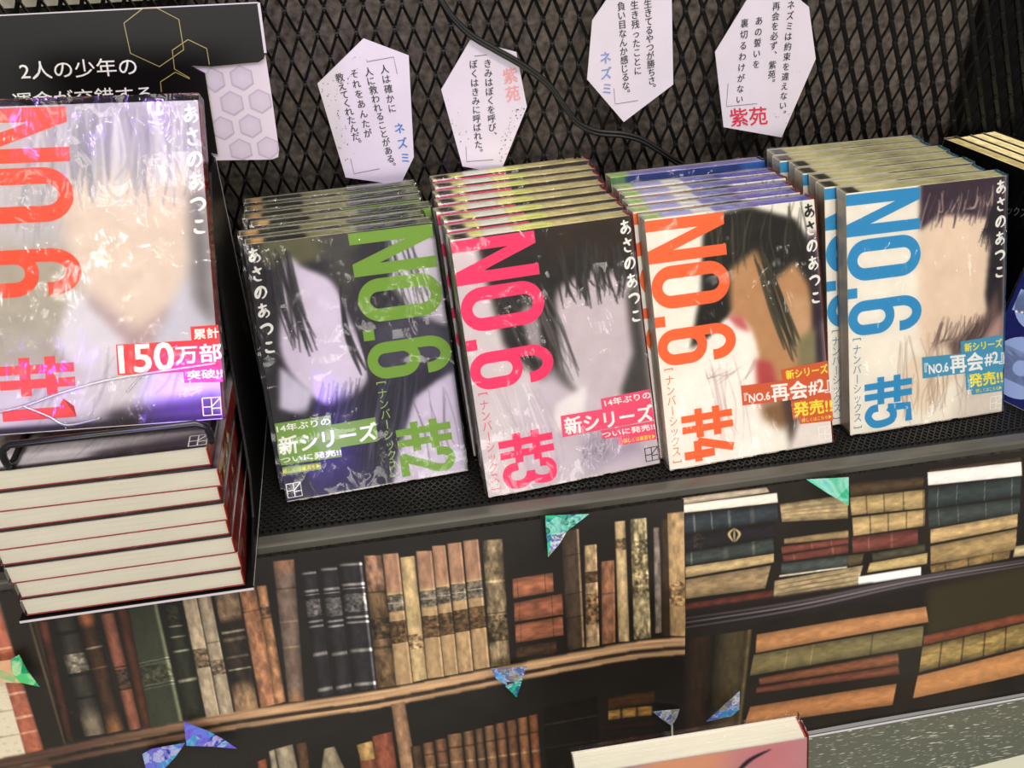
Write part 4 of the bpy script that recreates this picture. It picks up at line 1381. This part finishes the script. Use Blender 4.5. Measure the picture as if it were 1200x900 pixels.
b = MB()
h0 = hp((283, 92), Y=YH)[0]
R = .0083
for i in range(-5, 6):
    for j in range(-4, 12):
        cx = h0[0] + i * R * 1.80 + (R * .9 if j % 2 else 0)
        cz = h0[2] - j * R * 1.56
        ring = []
        for a in range(6):
            q = (cx + .80 * R * math.sin(rad(60 * a)), cz + .80 * R * math.cos(rad(60 * a)))
            ring.append(q)
        ctr = (cx, cz)
        # clip each hexagon by shrinking its outside corners to the panel edge
        if not inside(ctr):
            continue
        rr = []
        for q in ring:
            t = 1.0
            while t > 0 and not inside((ctr[0] + (q[0] - ctr[0]) * t, ctr[1] + (q[1] - ctr[1]) * t)):
                t -= .05
            rr.append((ctr[0] + (q[0] - ctr[0]) * t, ctr[1] + (q[1] - ctr[1]) * t))
        v = [(q[0], YH + .0014, q[1]) for q in rr] + [(ctr[0] + (q[0] - ctr[0]) * .8, YH + .0014, ctr[1] + (q[1] - ctr[1]) * .8) for q in rr] + [(ctr[0], YH + .0014, ctr[1])]
        n = len(b.v)
        b.v += v
        b.c += [(176, 166, 176)] * 6 + [(200, 190, 198)] * 6 + [(206, 197, 204)]
        for a in range(6):
            b.f.append((n + a, n + (a + 1) % 6, n + 6 + (a + 1) % 6, n + 6 + a))
            b.f.append((n + 6 + a, n + 6 + (a + 1) % 6, n + 12))
on(b.build('honeycomb_print', PRINT), hc)


def pl(px, Y):
    P = hit(px, (0, Y, 0), (0, 1, 0))
    return (P[0] * 1000, -P[2] * 1000)


def HPL(sc, ox, oy, Y, *p):
    return [pl((ox + x / sc, oy + y / sc), Y) for x, y in p]


EX, EY, EN = (1, 0, 0), (0, 0, -1), (0, -1, 0)
for body, a_, b_, c_ in (('2人の少年の', (76, 256), (560, 236), (90, 330)), ('運命が交錯する', (48, 384), (624, 352), (58, 452))):
    f = Flat()
    put_text(f, body, *HPL(3.529, 0, 0, YH, a_, b_, c_), bold=.006)
    on(f.on_plane('header_lettering', WHITE_INK, None, (0, YH, 0), EX, EY, np.array(EN), .0003), head)
for pg_ in ([(590, 35), (650, 33), (740, 80), (760, 205), (660, 275), (540, 220), (513, 95), (590, 35)], [(778, 163), (855, 200), (866, 266)],
            [(778, 163), (713, 207), (722, 285), (785, 322)], [(668, 380), (664, 338), (725, 298), (785, 326)]):
    f = Flat()
    f.ribbon(HPL(3.529, 0, 0, YH, *pg_), .4)
    on(f.on_plane('hexagon_outline', GOLD_LINE, None, (0, YH, 0), EX, EY, np.array(EN), .0003), head)

# the flat pile
rr_ = random.Random(5)
dxs = [.8, 1.2, .4, -.6, .9, -.4, 2.2, -.6]
dys = [0, .8, -.4, 1.0, -1.2, .4, -.8, .6]
for i in range(8):
    z = .0030 + .0110 * i
    M = Matrix.Translation((-.171 + dxs[i] / 1000, -.0302 + dys[i] / 1000, z + BT)) @ Matrix.Rotation(rad(rr_.uniform(-1.0, .4)), 4, 'Z') @ Matrix.Rotation(-math.pi / 2, 4, 'X')
    root = empty('paperback_book', M)
    nm = ['lowest', 'second lowest', 'third lowest', 'fourth lowest', 'fourth from top', 'third from top', 'second from top', 'topmost'][i]
    tag(root, '%s paperback of the flat pile in the black bin' % nm, 'book', 'paperbacks piled flat in the bin')
    if i == 0:
        p0 = pages_mesh(parent=root)
        j0 = jacket_mesh(1, parent=root)
        w0 = wrap_mesh(parent=root, seed=31)
        m0 = pmark(1).on_book('publisher_mark', WHITE_INK, j0, BH, .0001)
        fs = Flat()
        fs.p = []
        # spine lettering in white
        sl = Flat()
        put_text(sl, 'NO.6', (20, 2.2), (44, 2.2), (20, 8.2), .01)
        put_text(sl, '#1', (56, 2.4), (66, 2.4), (56, 8.0), .01)
        s0 = mesh_obj('spine_lettering', [(BW + .0003, q / 1000, BH - u / 1000) for u, q in sl.p], sl.f, WHITE_INK, j0)
    else:
        adopt(p0, root)
        j = adopt(j0, root)
        adopt(s0, j)
        if i == 7:
            adopt(m0, j)
        adopt(w0, root)

# wire stand on the pile and the large front volume
b = MB()
zl, zt, yf = .0926, .1052, -.0318
path = [(-.0640, .052, zl), (-.0640, -.026, zl), (-.0635, yf, zl + .002), (-.0632, yf - .0006, .0995), (-.0640, yf - .0006, .1030), (-.0680, yf - .0006, zt),
        (-.1460, yf - .0006, zt + .0006), (-.1498, yf - .0006, .1032), (-.1505, yf - .0006, .0995), (-.1505, yf, zl + .002), (-.1500, -.026, zl), (-.1500, .052, zl)]
fine = []
for i in range(len(path) - 1):
    fine += [np.array(path[i]) * (1 - t) + np.array(path[i + 1]) * t for t in (0, .5)]
fine.append(np.array(path[-1]))
b.tube(fine, .00165, 12)
b2 = MB()
b2.tube([(-.0640, .052, zl), (-.0640, .0555, zl + .001), (-.0640, .090, .170), (-.0680, .0915, .174), (-.1460, .0915, .174), (-.1500, .090, .170), (-.1500, .0555, zl + .001), (-.1500, .052, zl)], .0014, 10)
ws = empty('wire_book_stand', Matrix.Translation((-.107, .01, .0912)))
tag(ws, 'black wire book stand on top of the flat pile holding the large cover', 'book stand')
bpy.context.view_layer.update()
on(b.build('front_lip', WIRE, None, True), ws)
on(b2.build('back_rest', WIRE, None, True), ws)

br = np.array([-0.0585, -0.0216, 0.0990])
psi, al, ro = -0.0217, 0.5456, -0.0339
M0 = pose(0, 0, 0, psi, al, ro)
bl_ = Vector(br) - (M0 @ Vector((BW, 0, 0)))
root = empty('paperback_book', pose(*bl_, psi, al, ro))
tag(root, 'paperback with red lettering standing on the wire stand at far left', 'book')
pg = pages_mesh(parent=root)
top_mesh(1, parent=pg)
jk = lettering(1, root)
adopt(s0, jk)
wf = wrap_mesh(parent=root, seed=2, amp=.0003, ext=.0032)
CREASE = bpy.data.materials.new('creased_film')
CREASE.use_nodes = True
nt = CREASE.node_tree
nt.nodes.clear()
o_ = nt.nodes.new('ShaderNodeOutputMaterial'); mx_ = nt.nodes.new('ShaderNodeMixShader'); t_ = nt.nodes.new('ShaderNodeBsdfTransparent'); g_ = nt.nodes.new('ShaderNodeBsdfGlossy')
g_.inputs['Roughness'].default_value = .28
mx_.inputs[0].default_value = .30
nt.links.new(t_.outputs[0], mx_.inputs[1]); nt.links.new(g_.outputs[0], mx_.inputs[2]); nt.links.new(mx_.outputs[0], o_.inputs[0])
b = MB()
for pts_, r_ in (([(0, 485), (30, 478), (75, 462), (130, 447), (200, 436), (255, 428)], .0008), ([(28, 478), (58, 490), (80, 500), (120, 492)], .0007), ([(150, 462), (160, 450), (176, 434)], .0006)):
    c_ = [hap(HB[1], p) for p in pts_]
    c_ = catmull([(u / 1000, -.0008, BH - v / 1000) for u, v in c_], 8)
    b.tube(c_, r_, 10)
b.build('film_crease', CREASE, wf, True)


# ------------------------------------------------------------------ right end of the shelf
psi, al = rad(-79), rad(12)
for i in range(4):
    hb = .130
    o_ = .0113 * i
    x, y = .3952, .1760
    b_ = (-math.sin(psi), math.cos(psi))
    root = empty('paperback_book', pose(x + b_[0] * o_, y + b_[1] * o_, .0000, psi, al))
    if i == 0:
        tag(root, 'black covered paperback turned sideways right of the blue lettered row', 'book', 'sideways paperbacks at the right end')
        pgr = pages_mesh(.098, hb, BT, root)
        tpr = top_mesh(6, .098, hb, BT, pgr)
        jr = jacket_mesh(6, .098, hb, BT, root)
        fl = Flat()
        bpy.context.view_layer.update()
        Mi = np.array(root.matrix_world)
        inv = np.linalg.inv(Mi)
        loc = []
        for p_ in ((1181, 240), (1204, 245), (1180, 251)):
            q_ = inv @ np.append(hit(p_, Mi[:3, 3], Mi[:3, 1]), 1)
            loc.append((q_[0] * 1000, (hb - q_[2]) * 1000))
        put_text(fl, 'ックス', *loc, bold=0)
        fl.on_book('series_lettering', WHITE_INK, jr, hb, .0002)
        wr = wrap_mesh(.098, hb, BT, root, 41, .0004)
        for o in (pgr, tpr, jr, wr):
            slump(o, .21)
            for ch in o.children:
                pass
    else:
        tag(root, '%s sideways paperback from the left at the right shelf end, top edge showing' % ORD[i], 'book', 'sideways paperbacks at the right end')
        adopt(tpr, adopt(pgr, root))
        adopt(jr, root)

psi, al = rad(-66), rad(14)
M = pose(.3990, .0600, .0010, psi, al)
root = empty('paperback_book', M)
tag(root, 'navy paperback with pale periwinkle figures half hidden behind the blue lettered cover', 'book')
pages_mesh(.060, .082, BT, root)
j8 = jacket_mesh(8, .060, .082, BT, root)
peri = ink('periwinkle_ink', (150, 170, 222))
f = Flat()
stadium(f, 3, 42, 4, 34, 12.0, 12.0)
f.poly([(3, 12), (36, 12), (36, 26), (3, 26)])
stadium(f, 3, 42, 38, 78, 14.5, 15.0)
f.poly([(6, 48), (38, 48), (38, 68), (6, 68)])
f.on_book('title_lettering', peri, j8, .082, .0001)
f = Flat()
for i in range(5):
    f.poly(arc(6 + 3.4 * i, 26 - .8 * i, .8, .8, 0, 330, 8))
f.on_book('dotted_print', WHITE_INK, j8, .082, .0002)
f = Flat()
f.poly([(44, 0), (60, 0), (60, 82), (44, 82)])
f.on_book('edge_band', ink('violet_band_ink', (92, 74, 130)), j8, .082, .0001)
root = empty('paperback_book', pose(.4300, .0250, .0010, rad(-60), rad(10)))
tag(root, 'bright red paperback at the right edge beside the periwinkle one', 'book')
pages_mesh(.050, .060, .009, root)
e = MB()
for bx_ in ((0, .05, 0, .0004, 0, .06), (0, .05, .0086, .009, 0, .06), (.0496, .05, .0004, .0086, 0, .06)):
    e.box(*bx_, (226, 40, 52))
mesh_obj('jacket', e.v, e.f, PRINT, root, False, np.array(e.c))

# ------------------------------------------------------------------ laminated quote cards on the mesh
YC = D - .0032


def card(label, verts_px, cols, marks=(), brackets=(), sc=3.529, ox=0, oy=0, size=7.0, tilt=0, specks=0, seed=1, lines=None):
    pts = [hit(p, (0, YC, 0), (0, 1, 0)) for p in verts_px]
    c = np.mean(pts, axis=0)
    root = empty('quote_card', Matrix.Translation(c))
    tag(root, label, 'quote card', 'hexagonal cards on the mesh')
    bpy.context.view_layer.update()
    b = MB(); b.prism([np.array(p) for p in pts], (0, .0006, 0))
    on(b.build('card', LILAC_CARD), root)
    q = lambda *p: [pl((ox + x / sc, oy + y / sc), YC) for x, y in p]
    for body, a_, b_ in cols:
        f = Flat()
        A, B_ = q(a_, b_)
        put_col(f, body, A, B_, size * .80, .012)
        on(f.on_plane('quote_lettering', BLACK_INK, None, (0, YC, 0), EX, EY, np.array(EN), .0003), root)
    for br_ in brackets:
        f = Flat()
        f.ribbon(q(*br_), .32)
        on(f.on_plane('bracket_line', GREY_INK, None, (0, YC, 0), EX, EY, np.array(EN), .0003), root)
    f = Flat()
    for kind, body, a_, b_, c_, m in marks:
        if kind == 'col':
            A, B_ = q(a_, b_)
            put_col(f, body, A, B_, c_ * 1.25, .014)
        else:
            put_text(f, body, *q(a_, b_, c_), bold=.01)
        o = on(f.on_plane('name_lettering', m, None, (0, YC, 0), EX, EY, np.array(EN), .0003), root)
    if specks:
        f = Flat()
        rg = random.Random(seed)
        P2 = [(p[0] * 1000, -p[2] * 1000) for p in pts]
        cc = np.mean(P2, axis=0)
        for _ in range(specks):
            t = rg.uniform(0, 1)
            i = rg.choice(lines)
            e_ = np.array(P2[i]) * (1 - t) + np.array(P2[(i + 1) % len(P2)]) * t
            s_ = e_ + (cc - e_) * rg.uniform(.04, .34)
            r_ = rg.uniform(.15, .5)
            f.poly([tuple(s_ + r_ * rg.uniform(.5, 1.2) * np.array((math.cos(a), math.sin(a)))) for a in (0, 1.1, 2.2, 3.3, 4.4, 5.4)])
        on(f.on_plane('ink_specks', GREY_INK, None, (0, YC, 0), EX, EY, np.array(EN), .0003), root)


card('six sided white quote card with blue writing, leftmost on the mesh', [(426, 45), (479, 65), (485, 184), (469, 217), (405, 208), (372, 98)],
     [('人は確かに', (425, 285), (457, 447)), ('人に救われることがある。', (360, 296), (458, 690)), ('それをあんたが', (300, 304), (357, 550)), ('教えてくれたんだ。', (240, 320), (316, 596))],
     [('col', 'ネズミ', (487, 530), (511, 652), 6.0, BLUE_INK)], [[(352, 255), (463, 235), (478, 305)], [(285, 655), (300, 718), (405, 697)]], ox=330, specks=46, seed=2, lines=(4, 4, 5))
card('six sided white quote card with glare-paled red writing, second from left behind the cable', [(551, 47), (605, 61), (617.5, 125), (586, 203), (542, 195), (517, 105)],
     [('きみはぼくを呼び、', (852, 262), (874, 562)), ('ぼくはきみに呼ばれた。', (794, 265), (816, 632))],
     [('col', '紫苑', (945, 312), (955, 386), 8.2, ink('glare_paled_red_ink', (228, 150, 150)))], [[(797, 232), (850, 226)], [(762, 605), (765, 668), (875, 660)]], ox=330, specks=80, seed=4, lines=(2, 2, 4))  # glare over the red name is mixed into its ink colour
card('six sided white quote card with blue writing at its lower left, third from left', [(735, -36), (787, -14), (789, 99), (731, 143), (688, 93), (694, 24)],
     [('生きてるやつが勝ちさ。', (420, 15), (438, 366)), ('生き残ったことに', (365, 20), (379, 292)), ('負い目なんか感じるな。', (310, 25), (331, 388))],
     [('col', 'ネズミ', (245, 238), (251, 366), 6.6, ink('pale_blue_ink', (110, 140, 205)))], [[(280, 365), (285, 430), (380, 415)]], ox=640)
card('six sided white quote card with red writing along its bottom, rightmost on the mesh', [(896, -34), (948, 8), (956, 69), (916, 161), (848, 149), (838, 61)],
     [('ネズミは約束を違えない。', (1012, 20), (976, 474)), ('再会を必ず、紫苑。', (951, 25), (930, 345)), ('あの誓いを', (880, 85), (868, 265)), ('裏切るわけがない', (820, 95), (800, 410))],
     [('txt', '紫苑', (757, 450), (910, 440), (765, 524), RED_INK)], [[(752, 345), (745, 440), (872, 428)]], ox=640, specks=12, seed=9, lines=(2, 3))

# cable over the mesh and the second card
ctl = [(505, -25), (517, 0), (532, 22), (553, 42), (580, 58), (605, 72), (625, 85), (640, 97), (650, 108), (664, 128), (678, 145), (700, 155), (730, 158), (752, 164), (772, 176), (790, 188), (812, 200)]
b = MB()
for s in (-1, 1):
    c = catmull([hit((x, y + s * 2.0), (0, D - .0065, 0), (0, 1, 0)) for x, y in ctl], 8)
    b.tube(c, .00125, 10)
tag(b.build('power_cable', RUBBER, None, True), 'black twin power cable drooping across the mesh and the second card', 'cable')


# ------------------------------------------------------------------ holographic foil scraps on the posters
def foil(name, cols, scale, w0):
    m = bpy.data.materials.new(name)
    m.use_nodes = True
    nt = m.node_tree
    p = nt.nodes['Principled BSDF']
    p.inputs['Metallic'].default_value = .35
    p.inputs['Roughness'].default_value = .3
    tc = nt.nodes.new('ShaderNodeTexCoord')
    v = nt.nodes.new('ShaderNodeTexVoronoi')
    v.inputs['Scale'].default_value = scale
    n = nt.nodes.new('ShaderNodeTexNoise')
    n.inputs['Scale'].default_value = scale * .8
    n.inputs['Distortion'].default_value = 2.5
    mixv = nt.nodes.new('ShaderNodeMix')
    mixv.inputs[0].default_value = .45
    r = nt.nodes.new('ShaderNodeValToRGB')
    r.color_ramp.interpolation = 'LINEAR'
    for i, c in enumerate(cols):
        e = r.color_ramp.elements[i] if i < 2 else r.color_ramp.elements.new(.5)
        e.color = rgba(c)
    for i, e in enumerate(r.color_ramp.elements):
        e.position = .25 + .5 * i / (len(cols) - 1)
    lk = nt.links.new
    lk(tc.outputs['Object'], v.inputs['Vector']); lk(tc.outputs['Object'], n.inputs['Vector'])
    sx = nt.nodes.new('ShaderNodeSeparateColor')
    lk(v.outputs['Color'], sx.inputs[0]); lk(n.outputs['Fac'], mixv.inputs[2]); lk(sx.outputs[0], mixv.inputs[3])
    lk(mixv.outputs[0], r.inputs[0]); lk(r.outputs[0], p.inputs['Base Color'])
    return m


TEAL = foil('teal_hologram_foil', [(20, 120, 110), (40, 205, 170), (150, 235, 215), (30, 90, 160), (60, 215, 140)], 130, 0)
BLUEF = foil('blue_hologram_foil', [(40, 60, 190), (110, 130, 235), (200, 190, 240), (60, 170, 220), (120, 90, 220)], 120, 0)
SILV = foil('silver_hologram_foil', [(90, 100, 140), (180, 190, 215), (240, 240, 245), (70, 110, 200), (150, 140, 110)], 220, 0)
MINT = foil('mint_hologram_foil', [(60, 200, 150), (110, 235, 190), (170, 240, 220), (60, 205, 205)], 60, 0)
GREEN = foil('green_hologram_foil', [(30, 150, 80), (90, 215, 130), (20, 180, 130), (190, 235, 180)], 90, 0)


def sticker(label, groups):
    """groups: (material, px polygon, lift) facets of one scrap"""
    all_ = [hit(p, PO, PN) for _, pg_, _ in groups for p in pg_]
    c = np.mean(all_, axis=0)
    root = empty('foil_sticker', Matrix.Translation(Vector(c)))
    tag(root, label, 'sticker', 'holographic foil scraps on the posters')
    bpy.context.view_layer.update()
    for m, pg_, lift in groups:
        pts = [hit(p, PO + PN * (.0062 if len(np.shape(lift)) == 0 else 0), PN) for p in pg_]
        ls = lift if hasattr(lift, '__len__') else [lift] * len(pts)
        top = [np.array(p) + PN * (.0006 + l) for p, l in zip(pts, ls)]
        b = MB(); b.prism(top, tuple(-PN * .0004))
        on(b.build('foil_facet', m), root)


sticker('green foil scrap on the orange book back at the left edge', [(GREEN, [(22.7, 766.7), (33, 786), (46.7, 804), (24, 799), (14, 786), (13, 772)], 0.0), (foil('cream_hologram_foil', [(150, 205, 140), (225, 215, 170), (240, 180, 140)], 90, 0), [(-14, 776), (13, 772), (14, 786), (24, 799), (-14, 798)], .0004)])
sticker('blue foil scrap low on the left poster, lower half of the pair', [(BLUEF, [(167, 883), (178, 877), (217, 870), (206, 886), (190, 903), (172, 903)], 0.0)])
sticker('violet blue winged foil scrap under the green printed book', [(BLUEF, [(215.5, 845), (228, 850), (246, 857), (262, 866), (277.5, 876.5), (248, 874), (218.7, 873), (217, 858)], 0.0)])
sticker('clear and teal triangular foil scrap on the printed wooden shelf', [(SILV, [(575, 783), (617, 781), (610, 800), (583, 796)], 0.0), (TEAL, [(612, 795), (605, 816), (592, 803)], .0003), (BLUEF, [(577, 785), (592, 792), (594, 802), (581, 794)], .0005)])
sticker('teal faceted foil triangle above the printed stack of red books', [(TEAL, [(638.5, 604), (690, 602), (664, 622), (645, 627), (640, 630)], 0.0), (SILV, [(645, 627), (664, 622), (655, 637), (642, 652)], .0003), (TEAL, [(638.5, 604), (646, 626), (642, 652)], .0005)])
sticker('flat mint green foil triangle on the right poster', [(MINT, [(944.5, 561.5), (994, 559), (994, 592), (970, 578)], 0.0)])
sticker('small silver foil triangle on a stalk above the lower book', [(SILV, [(764.5, 833.5), (796, 830.5), (793, 840), (787, 850), (775, 842)], 0.0), (ink('stalk_silver', (190, 185, 175)), [(786.2, 849), (788.4, 849), (789, 880), (787, 880)], 0.0)])
sticker('silver blue foil shard at the left side of the right poster', [(SILV, [(827.5, 845), (848, 826), (866.5, 809.5), (866, 830), (856, 838.6), (842, 842)], 0.0), (BLUEF, [(836, 840), (862, 824), (866, 830), (856, 838.6)], .0004)])

# ------------------------------------------------------------------ lower table, its clear sheet and the book on it
ZT = -.190
TABLE = mat('grey_table_top', (96, 98, 92), .35, noise=.25, nscale=25)
tb = empty('display_table', Matrix.Translation((.2, -.1, ZT)))
tag(tb, 'grey lower display table in front of the posters at the bottom right', 'table')
bpy.context.view_layer.update()
ya = -.0540
b = MB(); b.box(-.35, .75, -.34, ya + .012, ZT - .02, ZT - .0012)
on(b.build('table_top', TABLE), tb)
b = MB()
b.box(-.35, .75, -.34, ya + .010, ZT - .0012, ZT)
sheet_m = bpy.data.materials.new('scratched_clear_plastic')
sheet_m.use_nodes = True
nt = sheet_m.node_tree
p = nt.nodes['Principled BSDF']
p.inputs['Roughness'].default_value = .18
tc = nt.nodes.new('ShaderNodeTexCoord')
acc = None
for i, (ang, sc_) in enumerate(((.5, 55), (1.7, 70), (2.5, 48), (1.2, 90))):
    mp = nt.nodes.new('ShaderNodeMapping')
    mp.inputs['Rotation'].default_value = (0, 0, ang)
    mp.inputs['Scale'].default_value = (sc_ * 2, sc_ * 16, 1)
    n = nt.nodes.new('ShaderNodeTexNoise')
    n.inputs['Scale'].default_value = 1.0
    n.inputs['Detail'].default_value = 1
    n.inputs['Distortion'].default_value = .4
    g = nt.nodes.new('ShaderNodeMapRange')
    g.inputs['From Min'].default_value = .68
    g.inputs['From Max'].default_value = .78
    nt.links.new(tc.outputs['Object'], mp.inputs[0]); nt.links.new(mp.outputs[0], n.inputs['Vector']); nt.links.new(n.outputs['Fac'], g.inputs['Value'])
    if acc is None:
        acc = g.outputs[0]
    else:
        m_ = nt.nodes.new('ShaderNodeMath')
        m_.operation = 'MAXIMUM'
        nt.links.new(acc, m_.inputs[0]); nt.links.new(g.outputs[0], m_.inputs[1])
        acc = m_.outputs[0]
rp = nt.nodes.new('ShaderNodeValToRGB')
rp.color_ramp.elements[0].color = rgba((92, 96, 86))
rp.color_ramp.elements[1].color = rgba((196, 198, 186))
nt.links.new(acc, rp.inputs[0]); nt.links.new(rp.outputs[0], p.inputs['Base Color'])
on(b.build('clear_cover_sheet', sheet_m), tb)
b = MB(); b.box(-.35, .75, ya + .0090, ya + .0100, ZT, ZT + .0006)
on(b.build('sheet_edge', PALE_CARD), tb)['label'] = 'white rear edge of the clear sheet'
f0 = hit((1128, 903), (0, 0, ZT), (0, 0, 1)); f1 = hit((1215, 868), (0, 0, ZT), (0, 0, 1))
b = MB(); b.prism([(f0[0], f0[1], ZT + .0002), (f1[0] + .02, f1[1] - .006, ZT + .0002), (f1[0] + .02, f0[1] - .05, ZT + .0002), (f0[0] - .01, f0[1] - .05, ZT + .0002)], (0, 0, .0006))
tag(b.build('paper_sheet', mat('pale_paper', (198, 200, 182), .6)), 'pale paper sheet on the table at the bottom right corner', 'paper')

dl = .43
Pl, Pr = CAM + dl * ray(674, 909), CAM + dl * ray(947, 868)
wl = float(np.linalg.norm(Pr - Pl))
ps = math.atan2(Pr[1] - Pl[1], Pr[0] - Pl[0])
roll = math.asin((Pr[2] - Pl[2]) / wl)
al = rad(7)
hl = (min(Pl[2], Pr[2]) - ZT - .0045) / math.cos(al)
M0 = pose(0, 0, 0, ps, al, roll)
base = Vector(Pl) - (M0 @ Vector((0, 0, hl)))
root = empty('paperback_book', pose(*base, ps, al, roll))
tag(root, 'shrink wrapped book on the lower table showing only the top of its pink cover', 'book')
pages_mesh(wl, hl, .014, root)
c = Canvas(0, 0, 105, 145.5, .75, (214, 172, 176))
c.poly([(28, 0), (72, 0), (66, 40), (36, 44)], (238, 176, 140), 5)
c.poly([(0, 4), (26, 2), (30, 18), (0, 26)], (150, 130, 200), 5)
c.poly([(70, 0), (105, 0), (105, 60), (76, 50)], (226, 150, 156), 8)
c.stroke([(70, 22), (78, 10), (88, 4)], 2.6, (48, 32, 44), .4)
c.stroke([(38, 15), (46, 11), (56, 14)], 2.0, (120, 50, 60), .4)
V, F, C = c.grid(lambda u, v: np.stack([u / 105 * wl, np.zeros_like(u), hl * (1 - v / 145.5)], -1))
e = MB()
e.box(0, wl, .00004, .0005, 0, hl, (232, 224, 220)); e.box(0, wl, .0135, .014, 0, hl, (232, 224, 220)); e.box(wl - .0005, wl, .0005, .0135, 0, hl, (206, 90, 90))
grid_obj('jacket', V, F, C, PRINT, root, True, e)
wrap_mesh(wl, hl, .014, root, 77, .0005, .003)
